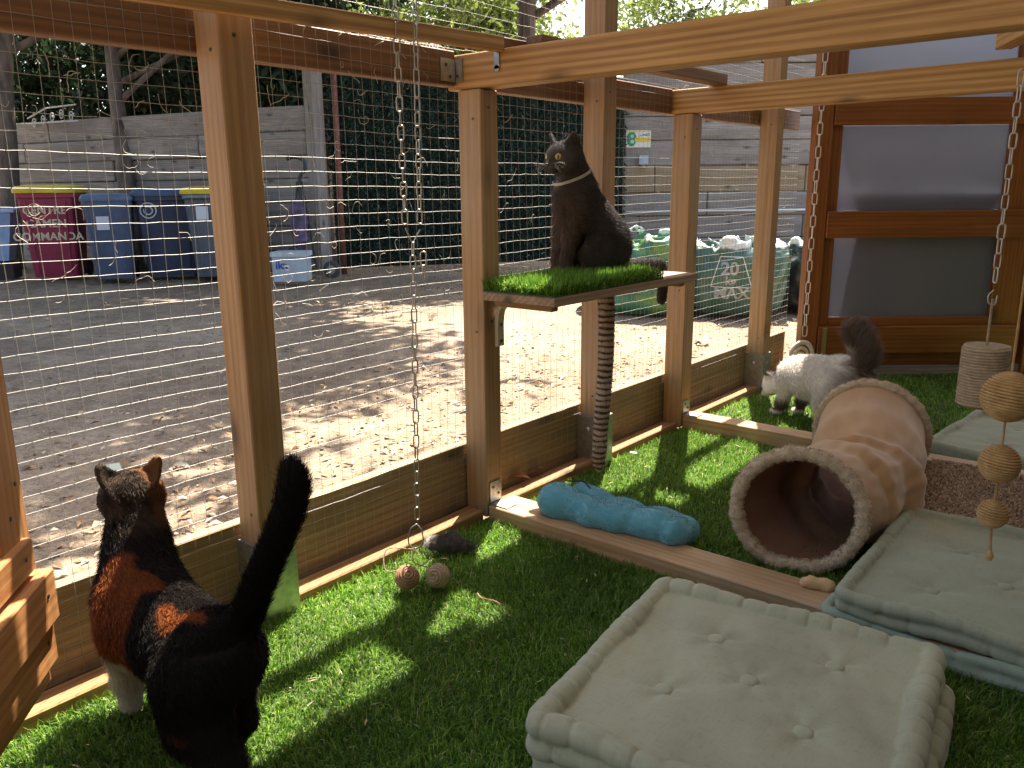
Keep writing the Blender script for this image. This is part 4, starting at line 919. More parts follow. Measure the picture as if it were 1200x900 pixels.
# ------------------------------------------------------------------ blue pillow draped on the sill
def pillow():
    t = empty('plush_pillow', (.42, 1.86, .05), 'long turquoise plush pillow lying along the sill by the shelf', 'pillow')
    m = tinted('turquoise_plush', [(.3, (.08, .29, .36)), (.5, (.125, .39, .46)), (.75, (.20, .49, .56))], 9, .9, .25, .003, 6); bsdf(m).inputs['Sheen Weight'].default_value = .6
    prims = [('c', .02, (.200, 1.868, .088), (.34, 1.862, .084), .047, .043), ('c', .02, (.34, 1.862, .084), (.53, 1.892, .086), .043, .038), ('e', .02, (.205, 1.868, .088), (.062, .06, .05)),
             ('e', .02, (.40, 1.905, .085), (.10, .065, .040)), ('c', .015, (.30, 1.925, .078), (.56, 1.955, .066), .045, .036), ('e', .015, (.52, 1.92, .078), (.07, .064, .044)), ('c', .012, (.575, 1.885, .078), (.585, 1.955, .068), .036, .034), ('c', .01, (.245, 1.93, .105), (.33, 1.93, .095), .035, .03)]
    def fn(P):
        d = union(P, prims); q = (P-[.2, 1.87, 0])@np.array([.985, .10, 0]); d = d+.0045*vnoise(P*[1, 1, .6], 6, 3)+.0014*vnoise(P, 20, 5)+.006*np.exp(-((q-.155)/.022)**2)+.005*np.exp(-((q-.25-.3*(P[:, 2]-.08))/.016)**2)
        return np.maximum(d, .0-(P[:, 2]-.012)-.0)
    V, F = surface_nets(fn, (.10, 1.76, .0), (.74, 2.06, .17), .005)
    N = normals_of(fn, V); raw('cover', V, F, m, t, True)
    fur('nap', V, F, N, 30000, .0045, .001, lambda P: np.tile([.5, 0, -1.], (len(P), 1)), lambda P: np.array([.125, .38, .45])*(1+.2*vnoise(P, 8, 4))[:, None], M['hair'], t, .5, 12, curl=.5)
    MB().tube(smooth_path([(.200, 1.915, .137), (.25, 1.93, .142), (.285, 1.915, .133)], 6), .0022, 5).build('seam', mat('dark_seam', (.02, .04, .06), .8), t)
    MB().tube(smooth_path([(.575, 1.90, .125), (.592, 1.935, .11), (.597, 1.955, .07), (.59, 1.95, .03)], 5), .0022, 5).build('end_seam', m, t, True)
pillow()

# ------------------------------------------------------------------ small things on the turf
def toy_mouse():
    t = empty('toy_mouse', (.073, 1.532, .01), 'small grey furry toy mouse with a white nose by the wall trim', 'cat toy')
    a = np.array([.05, 1.50, .035]); 
    fn = lambda P: union(P, [('c', .01, (.035, 1.492, .036), (.075, 1.535, .036), .014, .021), ('c', .01, (.075, 1.535, .036), (.125, 1.565, .026), .02, .006)])+.002*vnoise(P, 30, 2)
    V, F = surface_nets(fn, (0, 1.45, -.002), (.16, 1.6, .075), .004); N = normals_of(fn, V)
    colf = lambda P: np.where(((P[:, 0] < .038))[:, None], np.array([.6, .58, .55]), np.array([.16, .14, .13]))*(1+.3*vnoise(P, 20, 3))[:, None]
    raw('body', V, F, M['coat'], t, True, None, colf(V)); fur('fur', V, F, N, 7000, .014, .0012, lambda P: np.tile([.7, .6, -.1], (len(P), 1)), colf, M['hair'], t, .45, 5, curl=.4)
toy_mouse()
o = MB().tube(smooth_path([(.33, 1.36, .035), (.36, 1.345, .038), (.40, 1.355, .036), (.46, 1.33, .03)], 5), .0015, 5).build('dry_twig', mat('twig', (.30, .19, .10), .9)); tag(o, 'thin dry twig lying on the turf before the long sill', 'twig')
o = MB().tube(smooth_path([(1.46, 1.66, .035), (1.50, 1.60, .037), (1.53, 1.58, .035)], 5), .001, 5).build('grass_stalk', mat('straw', (.45, .4, .2), .9)); tag(o, 'dry stalk on the turf right of the large cushion', 'stalk')
V, F = surface_nets(lambda P: union(P, [('c', .006, (.955, 1.86, .063), (1.0, 1.88, .060), .014, .018), ('e', .006, (.965, 1.875, .062), (.02, .016, .014))])+.002*vnoise(P, 25, 2), (.92, 1.82, .035), (1.04, 1.92, .1), .004)
o = raw('rawhide_chew', V, F, tinted('chew', [(.3, (.50, .31, .15)), (.7, (.68, .46, .26))], 30), None, True); tag(o, 'little tan chew lying on the sill in front of the tunnel', 'chew toy')
V, F = surface_nets(lambda P: d_cone(P, (.475, 4.05, .03), (.53, 4.09, .03), .010, .009), (.44, 4.02, .01), (.57, 4.12, .05), .004)
o = raw('paper_scrap', V, F, mat('paper', (.55, .55, .5)), None, True); tag(o, 'small white scrap on the far turf by the door', 'scrap')
V, F = surface_nets(lambda P: d_ell(P, (.055, 2.545, .033), (.016, .01, .004)), (.03, 2.53, .02), (.08, 2.56, .045), .003)
o = raw('paper_scrap', V, F, mat('paper', (.6, .6, .58)), None, True); tag(o, 'tiny white scrap on the turf beside the striped toy', 'scrap')

def turf_bits():
    g = np.random.default_rng(91); n = 420; mb = MB()
    for i in range(n):
        x, y = g.uniform(.02, 1.7), g.uniform(.3, 3.9); z = .018+g.random()*.010; a = g.uniform(0, 6.28); l = g.uniform(.004, .016); d = np.array([math.cos(a), math.sin(a), g.normal(0, .15)])*l
        p = np.array([x, y, z]); s_ = np.array([-math.sin(a), math.cos(a), 0])*g.uniform(.0006, .002); mb.add([p-d, p+s_, p+d, p-s_+[0, 0, .001]], [(0, 1, 2), (0, 2, 3)])
    o = mb.build('turf_debris', mat('dry_bits', (.42, .34, .22), .9)); tag(o, 'dry bits of straw and leaf caught in the turf', 'debris', kind='stuff')
turf_bits()
# ------------------------------------------------------------------ open gate at the near left
def gate():
    d = np.array([-.754, .657, 0]); n = np.array([.657, .754, 0]); G = np.array([.006, .521, 0.])
    t = empty('mesh_gate', tuple(G), 'open wooden gate leaf with overlapping boards at the left edge', 'gate')
    def g(s, z, o=0): return tuple(G+d*s+n*o+[0, 0, z])
    up = tuple(d)
    board('stile', g(-.115, .30, .0), g(-.115, 1.25, .0), .03, .11, M['gate'], t, up=up)
    board('edge_board', g(-.105, .145, .0), g(-.105, .298, .0), .026, .085, M['gate'], t, up=up)
    board('rail', g(-.62, .392, .018), g(-.085, .392, .018), .022, .060, M['gate'], t)
    board('rail', g(-.62, .305, .026), g(-.062, .305, .026), .04, .095, M['gate'], t)
    board('rail', g(-.62, .215, .022), g(-.066, .215, .022), .026, .075, M['gate'], t)
    board('foot_board', g(-.62, .160, .0), g(-.06, .160, .0), .03, .06, M['gate'], t)
    for s, z, o_ in ((-.12, .395, .0295), (-.10, .315, .0465), (-.10, .225, .0355), (-.085, .52, .0155), (-.12, .47, .0155)):
        v, f_ = lathe_vf([(.0045, 0), (.0045, .001), (.0015, .0015)], g(s, z, o_), 8, n); raw('screw_head', v, f_, M['screw'], t)
gate()

# ------------------------------------------------------------------ garden waste bags
def bag(c, r_, label, seed, mt, inner, text_=False):
    c = np.array(c, float)
    def fn(P):
        q = P-c; rr = np.array([r_[0], r_[1], 1.]); rad = np.sqrt((q[:, 0]/r_[0])**2+(q[:, 1]/r_[1])**2); an = np.arctan2(q[:, 1], q[:, 0])
        z = P[:, 2]; bulge = 1+.07*np.sin(z/r_[2]*math.pi)-.10*np.clip((z-r_[2]*.8)/(r_[2]*.2), 0, 1)-.10*np.clip((.06-z)/.06, 0, 1)
        up_ = np.clip((z/r_[2]-.55)/.4, .12, 1); k = up_*(.026*np.sin(an*6+z*7+seed)+.016*np.sin(an*13-z*14+seed*2))+.018*vnoise(P, 2.2, seed)+.012*up_*vnoise(P, 9, seed)
        side = (rad-bulge)*min(r_[:2])-k
        top = z-(r_[2]*(1+.05*np.sin(an*3+seed)+.05*np.sin(an*8+seed*3))+.030*vnoise(P, 3.2, seed+2)+.008*vnoise(P, 9, seed+3)); 
        hol = (.80*r_[2]+.05*vnoise(P, 6, seed+4)-z); hole = np.maximum((rad-(.80+.06*np.sin(an*6+seed)))*min(r_[:2]), hol)
        return np.maximum(np.maximum(np.maximum(side, top), .0-z+.01), -hole)
    lo = (c[0]-r_[0]*1.35, c[1]-r_[1]*1.35, -.02); hi = (c[0]+r_[0]*1.35, c[1]+r_[1]*1.35, r_[2]*1.25)
    V, F = surface_nets(fn, lo, hi, .012); t = empty('garden_bag', (c[0], c[1], 0), label, 'bag', 'garden waste bags in the yard')
    q = V-c; rad = np.sqrt((q[:, 0]/r_[0])**2+(q[:, 1]/r_[1])**2); hh = V[:, 2]/r_[2]+.05*vnoise(V, 3.2, seed)+.03*vnoise(V, 9, seed+1)
    w = np.clip((hh-(.93 if text_ else .985))/.02, 0, 1)[:, None]; n1 = vnoise(V, 2.6, seed+8)[:, None]; n2 = vnoise(V, 6, seed+9)[:, None]
    base = mt[0]*(1+.15*n2); k = np.clip((n1+.5*n2-.25)/.15, 0, 1)*mt[2]; base = base*(1-k)+np.array(mt[1])*k
    raw('sack', V, F, M['sack'], t, True, None, np.clip(base*(1-w)+np.array([.62, .64, .60])*w, .005, 1))
    return t, fn, c
M['sack'] = attrmat('woven_sack', .32, .5); bump(M['sack'], noise(M['sack'], objco(M['sack']), 14, 5), .5, .015)
pg = mat('green_bag', (.04, .16, .09), .35); nz = noise(pg, objco(pg), 3.2, 4, .6, 1.5)
lk(pg, ramp(pg, nz, [(.38, (.035, .13, .075)), (.5, (.06, .22, .10)), (.57, (.20, .38, .06)), (.66, (.05, .18, .09))]), bsdf(pg).inputs['Base Color']); bump(pg, noise(pg, objco(pg), 9, 4), .5, .02)
pd = mat('dark_green_bag', (.04, .10, .075), .32); nz = noise(pd, objco(pd), 5, 4)
lk(pd, ramp(pd, nz, [(.35, (.03, .085, .06)), (.7, (.07, .14, .11))]), bsdf(pd).inputs['Base Color']); bump(pd, noise(pd, objco(pd), 8, 5), .6, .02)
wl_ = mat('white_lining', (.68, .70, .66), .3)
t1, f1, c1 = bag((-2.0, 6.0, 0), (.47, .42, .62), 'full green and yellow-green garden waste bag behind the shelf', 1, (np.array([.04, .17, .09]), (.14, .26, .05), .8), None)
t2, f2, c2 = bag((-1.36, 6.40, 0), (.42, .38, .58), 'crumpled dark green garden bag marked 20 kg MAX', 4, (np.array([.045, .11, .08]), (.07, .15, .10), .6), None, True)
t3, f3, c3 = bag((-.92, 6.95, 0), (.30, .30, .52), 'dark waste bag in shade right of the tall post', 7, (np.array([.02, .025, .03]), (.05, .06, .06), .5), None)
# print on the bag, laid on its bulging side
ink2 = mat('bag_print', (.62, .64, .60), .5)
vd = np.array([c2[0]-1.571, c2[1]-0, 0]); vd /= np.linalg.norm(vd); xr = np.array([vd[1], -vd[0], 0])
def lay(o, fn, off=.006):
    base = Vector((0, 0, 0)); p = o
    while p is not None: base += p.location; p = p.parent
    V = np.array([tuple(v.co+base) for v in o.data.vertices]); lift = ((V-cc_)@(-vd)).copy()
    for _ in range(14): V = V+vd[None, :]*np.clip(fn(V), -.05, .05)[:, None]*.8
    V = V-vd*off
    for v, q in zip(o.data.vertices, V): v.co = Vector(q)-base
cc_ = c2-vd*.45
def on_bag(s, z): return tuple(c2-vd*.45+xr*s+np.array([0, 0, z]))
for (s_, sz, z, x_) in (('20', .135, .375, -.01), ('kg', .09, .285, .0), ('MAX', .125, .185, .01)):
    o = text(s_, sz, on_bag(x_, z), tuple(xr), (0, 0, 1), ink2, t2, bold=.004)
    bpy.context.view_layer.update(); lay(o, f2)
def strip(a, b_):
    a = np.array(a); b_ = np.array(b_); n_ = 16; d = (b_-a)/np.linalg.norm(b_-a); nn = np.array([-d[1], d[0]]); V = []
    for i in range(n_+1):
        p = a+(b_-a)*i/n_
        for k in (-1, 1): q = p+nn*k*.0035; V.append(on_bag(q[0], q[1]))
    F = [(2*i, 2*i+2, 2*i+3, 2*i+1) for i in range(n_)]
    o = raw('printed_line', V, F, ink2, t2); bpy.context.view_layer.update(); lay(o, f2)
for a, b_ in (((-.15, .235), (.16, .235)), ((-.15, .235), (-.085, .47)), ((.16, .235), (.085, .47)), ((-.085, .47), (.085, .47))): strip(a, b_)

# ------------------------------------------------------------------ leaf litter, stones
def litter():
    g = np.random.default_rng(77); n = 5200
    x = -.18-np.abs(g.gamma(1.5, .85, n)); y = g.uniform(-.6, 9.5, n); x = np.where(y > 4.5, -.2-g.random(n)*5, x)
    s = g.uniform(.008, .026, n); a = g.uniform(0, 6.28, n); P = np.stack([x, y, np.full(n, -.022)+g.random(n)*.012], 1)
    D = np.stack([np.cos(a), np.sin(a), g.normal(0, .2, n)], 1)*s[:, None]; S = np.stack([-np.sin(a), np.cos(a), g.normal(0, .25, n)], 1)*(s*.4)[:, None]
    mid = P+np.array([0, 0, 1.])*(s*.3)[:, None]
    V = np.stack([P-D, mid+S, P+D, mid-S], 1).reshape(-1, 3); F = np.arange(4*n).reshape(-1, 4)
    pal = np.array([(.40, .24, .12), (.50, .36, .22), (.30, .17, .09), (.55, .47, .36), (.20, .13, .08)]); c = pal[g.integers(0, 5, n)]*(.7+.5*g.random(n))[:, None]
    o = raw('leaf_litter', V, F, M['litter'], None, False, (0, 0, 0), np.repeat(c, 4, axis=0)); tag(o, 'fine dry leaf litter scattered on the yard', 'leaf litter', kind='stuff')
    # pebbles
    n = 3800; x = -.2-g.random(n)**.8*8.5; y = g.uniform(-.5, 9, n); s = g.uniform(.004, .016, n)*(1+.8*(g.random(n) < .05))
    oc = np.array([[1, 0, 0], [0, 1, 0], [-1, 0, 0], [0, -1, 0], [0, 0, .7], [0, 0, -.5]], float); V = []; 
    Vn = oc[None]*s[:, None, None]*g.uniform(.6, 1.2, (n, 6, 1)); a = g.uniform(0, 6.28, n); ca, sa = np.cos(a)[:, None], np.sin(a)[:, None]
    X = Vn[..., 0]*ca-Vn[..., 1]*sa*.7; Y = Vn[..., 0]*sa+Vn[..., 1]*ca*.7; Vn = np.stack([X+x[:, None], Y+y[:, None], Vn[..., 2]-.020], -1).reshape(-1, 3)
    tf = np.array([(0, 1, 4), (1, 2, 4), (2, 3, 4), (3, 0, 4), (1, 0, 5), (2, 1, 5), (3, 2, 5), (0, 3, 5)]); F = ((np.arange(n)*6)[:, None, None]+tf[None]).reshape(-1, 3)
    c = np.array([.34, .28, .21])*(.6+.7*g.random(n))[:, None]
    o = raw('pebbles', Vn, F, M['litter'], None, False, (0, 0, 0), np.repeat(c, 6, axis=0)); tag(o, 'small pale pebbles scattered in the yard dirt', 'pebbles', kind='stuff')
litter()
LEAFLAB = ["reddish-brown dry leaf left of the tortoiseshell cat's head", "tan dry leaf between the cat's head and the tall post", 'dark brown dry leaf beyond the tall post, near its left side', 'pale buff dry leaf just right of the tall post', "reddish-brown dry leaf at the shade edge above the cat's ears", 'tan dry leaf just outside the kick board left of the cat', "dark brown dry leaf behind the chain's lower half", 'pale buff dry leaf near the pale tile shard', 'reddish-brown dry leaf left of the near short post', 'tan dry leaf in the second bay, left of the striped toy', 'dark brown dry leaf behind the striped toy', 'pale buff dry leaf in the second bay, seen below the shelf', 'reddish-brown dry leaf right of the striped toy', 'tan dry leaf between the tall post and second short post', 'dark brown dry leaf in front of the green bag, nearer the wall', 'pale buff dry leaf below the 20 kg print, close to the kick board', 'reddish-brown dry leaf close in front of the full green bag', 'tan dry leaf close in front of the bag marked 20 kg', 'dark brown dry leaf left in front of the full green bag', 'pale buff dry leaf farthest out beside the green bag', 'reddish-brown dry leaf beside the tall post with the steel foot', 'tan dry leaf at the far left beside the gate', 'dark brown dry leaf beside the gate boards near the left edge', 'pale buff dry leaf out in the shade beyond the chain']
def big_leaf(p, s, rot, col, label, g):
    """a curled dry leaf with a midrib fold and lobed edge"""
    n = 9; V = []; F = []
    for i in range(n):
        t = i/(n-1); w = s*.42*math.sin(math.pi*min(1, t*.93+.05))**.8*(1+.25*math.sin(t*19+rot)); x = (t-.5)*s*1.5; lift = .22*s*math.sin(math.pi*t)*g.uniform(.7, 1.3)
        V += [(x, -w, lift+w*.45), (x, 0, lift*.6), (x, w, lift+w*.35)]
    for i in range(n-1):
        for k in range(2): F.append((i*3+k, (i+1)*3+k, (i+1)*3+k+1, i*3+k+1))
    V = np.array(V); ca, sa = math.cos(rot), math.sin(rot); W = np.stack([V[:, 0]*ca-V[:, 1]*sa+p[0], V[:, 0]*sa+V[:, 1]*ca+p[1], V[:, 2]+p[2]], 1)
    o = raw('dry_leaf', W, F, M['litter'], None, True, tuple(p), np.tile(col, (len(W), 1))); return tag(o, label, 'leaf', 'dry leaves on the yard')
g_ = random.Random(4)
spots = [(-.75, .75), (-.5, 1.02), (-.9, 1.3), (-.42, 1.35), (-1.1, .95), (-.35, .72), (-.6, 1.62), (-1.3, 1.5), (-.45, 1.95), (-.8, 2.2), (-.5, 2.6), (-1.0, 2.8), (-.4, 3.1), (-.7, 3.4), (-.9, 3.9), (-.5, 4.2), (-.75, 4.6), (-.4, 4.9), (-1.2, 4.4), (-.95, 5.2), (-.6, 5.5), (-.3, .48), (-.62, .45), (-1.6, 1.9)]
for i, (x, y) in enumerate(spots):
    c = [(.50, .28, .15), (.58, .40, .25), (.36, .20, .11), (.55, .50, .36)][i % 4]; y += g_.uniform(-.1, .1)
    lab = LEAFLAB[i]
    big_leaf((x, y, -.025), g_.uniform(.028, .05), g_.uniform(0, 6.28), c, lab, g_)
for k, (x, y, s, rot, c, lab) in enumerate([(-.075, 2.02, .055, .8, (.30, .16, .09), 'large brown leaf caught behind the mesh by the short post'), (-.078, 2.12, .05, 1.5, (.26, .14, .08), 'second brown leaf caught behind the mesh nearer the striped toy'),
                                     (-.9, 5.0, .11, 2.2, (.60, .34, .17), 'big orange leaf in front of the bag marked 20 kg')]):
    big_leaf((x, y, .05 if k < 2 else -.02), s, rot, c, lab, g_)
o = MB().box((-1.45, 1.30, -.01), (.07, .05, .012), np.array([[.9, .3, .1], [-.3, .95, 0], [-.1, 0, .99]])).build('tile_shard', mat('pale_green_tile', (.45, .50, .38), .6)); tag(o, 'pale greenish tile shard on the dirt near the shade edge', 'shard')

# ------------------------------------------------------------------ dried tendrils caught in the mesh
def tendrils(y0, y1, z0, z1, n, label, seed):
    g = np.random.default_rng(seed); mb = MB()
    for i in range(n):
        p = np.array([-.087, g.uniform(y0, y1), g.uniform(z0, z1)]); d = g.normal(size=3); d[0] *= .15; pts = [p.copy()]; k = g.normal(0, .8)
        for j in range(g.integers(4, 11)):
            a = math.atan2(d[2], d[1])+k*.5+g.normal(0, .35); d = np.array([g.normal(0, .12), math.cos(a), math.sin(a)]); p = p+d*.0065; p[0] = min(max(p[0], -.092), -.078)
            p[1] = min(max(p[1], y0), y1); pts.append(p.copy())
        mb.tube(pts, g.uniform(.0004, .0009), 4, False)
    o = mb.build('dried_tendrils', M['tendril']); tag(o, label, 'tendrils', kind='stuff')
M['tendril'] = mat('dry_tendril', (.46, .42, .36), .8)
tendrils(.05, .98, .78, 1.30, 90, 'dried vine tendrils tangled in the mesh near the gate', 1); tendrils(1.07, 1.77, .62, 1.30, 75, 'dried vine tendrils tangled in the mesh behind the chain', 2)
tendrils(1.86, 3.0, .9, 1.3, 22, 'sparse dried tendrils in the mesh behind the grey cat', 3); tendrils(3.1, 4.35, .8, 1.4, 40, 'dried tendrils in the mesh near the stained door', 4)
def straw(y0, y1, n, label, seed):
    g = np.random.default_rng(seed); mb = MB()
    for i in range(n):
        y = g.uniform(y0, y1); p = np.array([g.uniform(-.125, -.095), y, 1.378+g.normal(0, .006)]); d = np.array([g.normal(0, .1), g.choice([-1, 1])*g.uniform(.5, 1), g.normal(-.15, .35)]); d /= np.linalg.norm(d); l = g.uniform(.02, .07)
        pts = [p, p+d*l*.5+g.normal(size=3)*.003, p+d*l+np.array([0, 0, -l*.25])]; pts = [np.array([q[0], min(max(q[1], y0), y1), q[2]]) for q in pts]; mb.tube(pts, g.uniform(.0005, .0012), 4, False)
    o = mb.build('dry_straw', M['straw']); tag(o, label, 'straw', kind='stuff')
M['straw'] = mat('dry_straw', (.52, .46, .36), .8)
straw(.1, .98, 130, 'pale dry straw lying along the mid rail near the gate', 1); straw(1.07, 1.77, 170, 'pale dry straw lying along the mid rail behind the chain', 2); straw(3.1, 4.3, 40, 'dry straw on the mid rail by the stained door', 3)

# ------------------------------------------------------------------ cats
def frame(o, fw, sc=1.0):
    f_ = np.array([fw[0], fw[1], 0.]); f_ /= np.linalg.norm(f_); l_ = np.array([-f_[1], f_[0], 0]); o = np.array(o, float); Rm = np.array([f_, l_, [0, 0, 1]])
    return (lambda P: o+sc*(np.atleast_2d(P)@Rm)), (lambda D: np.atleast_2d(D)@Rm)
def head_prims(c, yaw, pitch, s=1.0):
    """cat head about centre c, looking along local +X turned by yaw/pitch; returns primitives and a transform"""
    cy, sy, cp, sp = math.cos(yaw), math.sin(yaw), math.cos(pitch), math.sin(pitch)
    X = np.array([cy*cp, sy*cp, sp]); Y = np.array([-sy, cy, 0]); Z = np.cross(X, Y); B = np.array([X, Y, Z]); c = np.array(c, float)
    T = lambda p: c+s*(np.array(p, float)@B)
    pr = [('e', .012, T((0, 0, 0)), np.array([.046, .0475, .040])*s, B.T), ('e', .012, T((.010, .026, -.012)), np.array([.028, .022, .022])*s, B.T), ('e', .012, T((.010, -.026, -.012)), np.array([.028, .022, .022])*s, B.T),
          ('e', .010, T((.040, 0, -.012)), np.array([.021, .019, .015])*s, B.T), ('e', .006, T((.047, .009, -.016)), np.array([.012, .010, .009])*s, B.T), ('e', .006, T((.047, -.009, -.016)), np.array([.012, .010, .009])*s, B.T),
          ('c', .006, T((.030, 0, .012)), T((.054, 0, -.006)), .010*s, .0065*s), ('e', .006, T((.040, 0, -.026)), np.array([.014, .011, .007])*s, B.T)]
    ears = []
    for q in (-1, 1):
        a = T((-.004, q*.030, .022)); tip = T((-.006, q*.043, .059))
        ax = (tip-a)/np.linalg.norm(tip-a); bl = np.array([.55, q*.84, 0])@B; bl -= ax*(bl@ax); bl /= np.linalg.norm(bl); tt = np.cross(ax, bl)
        ears.append((a, tip, ax, bl, tt, s))
    return pr, ears, T, B
def ear_d(P, e):
    a, tip, ax, bl, tt, s = e; q = P-a; h = q@ax; L_ = np.linalg.norm(tip-a); t = np.clip(h/L_, -.3, 1.02)
    w = .021*s*np.clip(1.02-t, 0, 1.4)**.75+.0025*s; curve = -.012*s*(((q@tt)/(.021*s))**2)*np.clip(1-t, 0, 1)
    th = .0042*s
    du = np.abs(q@tt)-w; dv = np.abs(q@bl-curve)-th; dh = np.maximum(h-L_, -h-.014*s)
    return np.maximum(np.maximum(du*.8, dv), dh)
def build_cat(name, label, org, fw, sc, prims, head, colf, fur_n, fur_len, fur_w, seed, step, eyes=None, flowfn=None, lenfn=None, extra=None, lift=.3):
    W, Wd = frame(org, fw, sc); hp, ears, T, B = head
    def fn(P):
        d = union(P, prims+hp)
        for e in ears: d = smin(d, ear_d(P, e), .006)
        return d
    allp = np.array([q for p in prims+hp for q in ((p[2], p[3]) if p[0] == 'c' else (p[2],))]+[e[1] for e in ears]); lo = allp.min(0)-.11; hi = allp.max(0)+.11; lo[2] = max(lo[2], -.03) if extra is None else lo[2]
    V, F = surface_nets(fn, lo, hi, step)
    N = normals_of(fn, V); V = V-N*fn(V)[:, None]*.8
    t = empty(name, tuple(W([0, 0, 0])[0]), label, 'cat')
    raw('body', W(V), F, M['coat'], t, True, None, colf(V))
    def keep_(P): return P
    X, Y, Z = B
    # fur, longer away from the face
    Vw = W(V); Nw = Wd(N)
    inv = lambda P: ((P-np.array(org))/sc)@np.array([Wd([1, 0, 0])[0], Wd([0, 1, 0])[0], [0, 0, 1]]).T
    hc = np.array(T((0.02, 0, 0)))
    def lf(P):
        q = inv(P); dface = np.linalg.norm(q-hc, axis=1); k = np.clip((dface-.035)/.07, .22, 1); k = np.where(q[:, 2] < .05, k*.45, k)
        for e in ears: k = np.where(np.linalg.norm(q-(np.array(e[0])+np.array(e[1]))/2, axis=1) < .028, .22, k)
        return k*(lenfn(q) if lenfn else 1)
    def fl(P):
        q = inv(P); D = np.tile([-1., 0, -.55], (len(q), 1))
        leg = q[:, 2] < .10; D[leg] = [-.25, 0, -1.]
        if flowfn: D = flowfn(q, D)
        near = np.linalg.norm(q-hc, axis=1) < .05; D[near] = (q-(hc+.05*X))[near]/.05
        return Wd(D)
    fur('fur', Vw, F, Nw, fur_n, fur_len, fur_w, fl, lambda P: colf(inv(P)), M['hair'], t, lift, seed, None, lf, .22)
    if eyes is not None:
        for q in (-1, 1):
            cw = T((.0335, q*.0195, .006)); out = np.array([.86, q*.50, .10])@B; out /= np.linalg.norm(out); r_ = .0102*head_s(B, T)
            v, f_ = lathe_vf([(r_*math.sin(a), r_*.62*math.cos(a)-r_*.1) for a in np.linspace(.05, 1.7, 10)][::-1], (0, 0, 0), 20, (0, 0, 1)); 
            zz = out; xx = np.cross([0, 0, 1.], zz); xx /= np.linalg.norm(xx); yy = np.cross(zz, xx); pos = cw+out*.0045
            eye = raw('eye', W(pos+v@np.array([xx, yy, zz])), f_, eyes, t, True)
            v2 = np.array([[.17*r_*math.cos(a)*(1), .62*r_*math.sin(a), r_*.58] for a in np.linspace(0, 2*math.pi, 14, endpoint=False)]); v2b = v2-[0, 0, r_*.2]
            raw('pupil', W(pos+np.vstack([v2, v2b])@np.array([xx, yy, zz])), [tuple(range(14))]+[(k, k+14, (k+1) % 14+14, (k+1) % 14) for k in range(14)], mat('pupil', (.004, .004, .004), .1), eye)
            # dark lid rim
            rim = [pos+(xx*math.cos(a)*r_*1.04+yy*math.sin(a)*r_*.86)+zz*(-.0006) for a in np.linspace(0, 2*math.pi, 20, endpoint=False)]
            v, f_ = tube_vf([W(p)[0] for p in rim], .0013*sc, 5, closed=True); raw('eyelid', v, f_, mat('lid', (.02, .018, .018), .6), eye, True)
        n_, nf = surface_nets(lambda P: smin(d_ell(P, T((.0605, 0, -.0065)), (.0045, .0065, .004), B.T), d_ell(P, T((.060, 0, -.011)), (.003, .002, .004), B.T), .002), T((.06, 0, -.008))-.014, T((.06, 0, -.008))+.014, .0012)
        raw('nose', W(n_), nf, mat('nose_leather', (.05, .035, .035), .4), t, True)
        g = np.random.default_rng(seed); wb = MB()
        for q in (-1, 1):
            for i in range(9):
                p0 = T((.050, q*.014, -.014+.004*(i % 3))); d = np.array([.35+g.normal(0, .2), q*1.0, g.normal(-.05, .25)])@B; d /= np.linalg.norm(d); l = g.uniform(.035, .06)
                wb.tube(W(np.array([p0, p0+d*l*.5, p0+d*l+np.array([0, 0, -.006])])), [.00022, .00018, .00008], 3, False)
        w_ = wb.build('whiskers', mat('whisker', (.7, .68, .65), .4), t); w_['kind'] = 'stuff'
    return t, W, Wd, T, B
def head_s(B, T): return float(np.linalg.norm(T((1, 0, 0))-T((0, 0, 0))))

# --- grey cat, sitting on the shelf
GO = (.048, 2.215, .722); GF = (-.38, -.92)
def frame_inv(o, fw, p):
    f_ = np.array([fw[0], fw[1], 0.]); f_ /= np.linalg.norm(f_); l_ = np.array([-f_[1], f_[0], 0]); d = np.array(p)-np.array(o); return np.array([d@f_, d@l_, d[2]])
def grey_col(q):
    n = vnoise(q, 7, 3)[:, None]; n2 = vnoise(q, 26, 5)[:, None]
    c = np.tile([.088, .078, .076], (len(q), 1))*(1+.16*n+.12*n2)
    br = np.clip((q[:, 0]-.02)/.06, 0, 1)*np.clip((.30-q[:, 2])/.05, 0, 1)          # browner chest and legs
    c = c*(1-br[:, None])+np.array([.15, .105, .08])*(1+.14*n2)*br[:, None]
    wp = np.exp(-(((q[:, 0]-.098)/.018)**2+((q[:, 1]-.0)/.014)**2+((q[:, 2]-.292)/.013)**2))[:, None]; c = c*(1-wp)+np.array([.42, .38, .35])*wp
    return np.clip(c, .005, 1)
gp = [('e', .03, (-.075, 0, .085), (.088, .078, .085)), ('c', .03, (-.07, 0, .12), (.015, 0, .235), .078, .060), ('c', .02, (.035, 0, .19), (.048, 0, .275), .064, .056), ('c', .02, (.03, 0, .275), (.058, 0, .345), .056, .048),
      ('e', .015, (-.025, .060, .070), (.072, .030, .062)), ('e', .015, (-.025, -.060, .070), (.072, .030, .062)), ('c', .01, (.0, .066, .016), (.062, .064, .014), .018, .015), ('c', .01, (.0, -.066, .016), (.062, -.064, .014), .018, .015),
      ('c', .015, (.045, .030, .22), (.072, .029, .13), .033, .021), ('c', .015, (.072, .029, .13), (.088, .026, .028), .019, .0145), ('e', .008, (.100, .026, .014), (.023, .0155, .013)),
      ('c', .015, (.045, -.030, .22), (.072, -.029, .13), .033, .021), ('c', .015, (.072, -.029, .13), (.090, -.026, .028), .019, .0145), ('e', .008, (.104, -.026, .014), (.023, .0155, .013))]
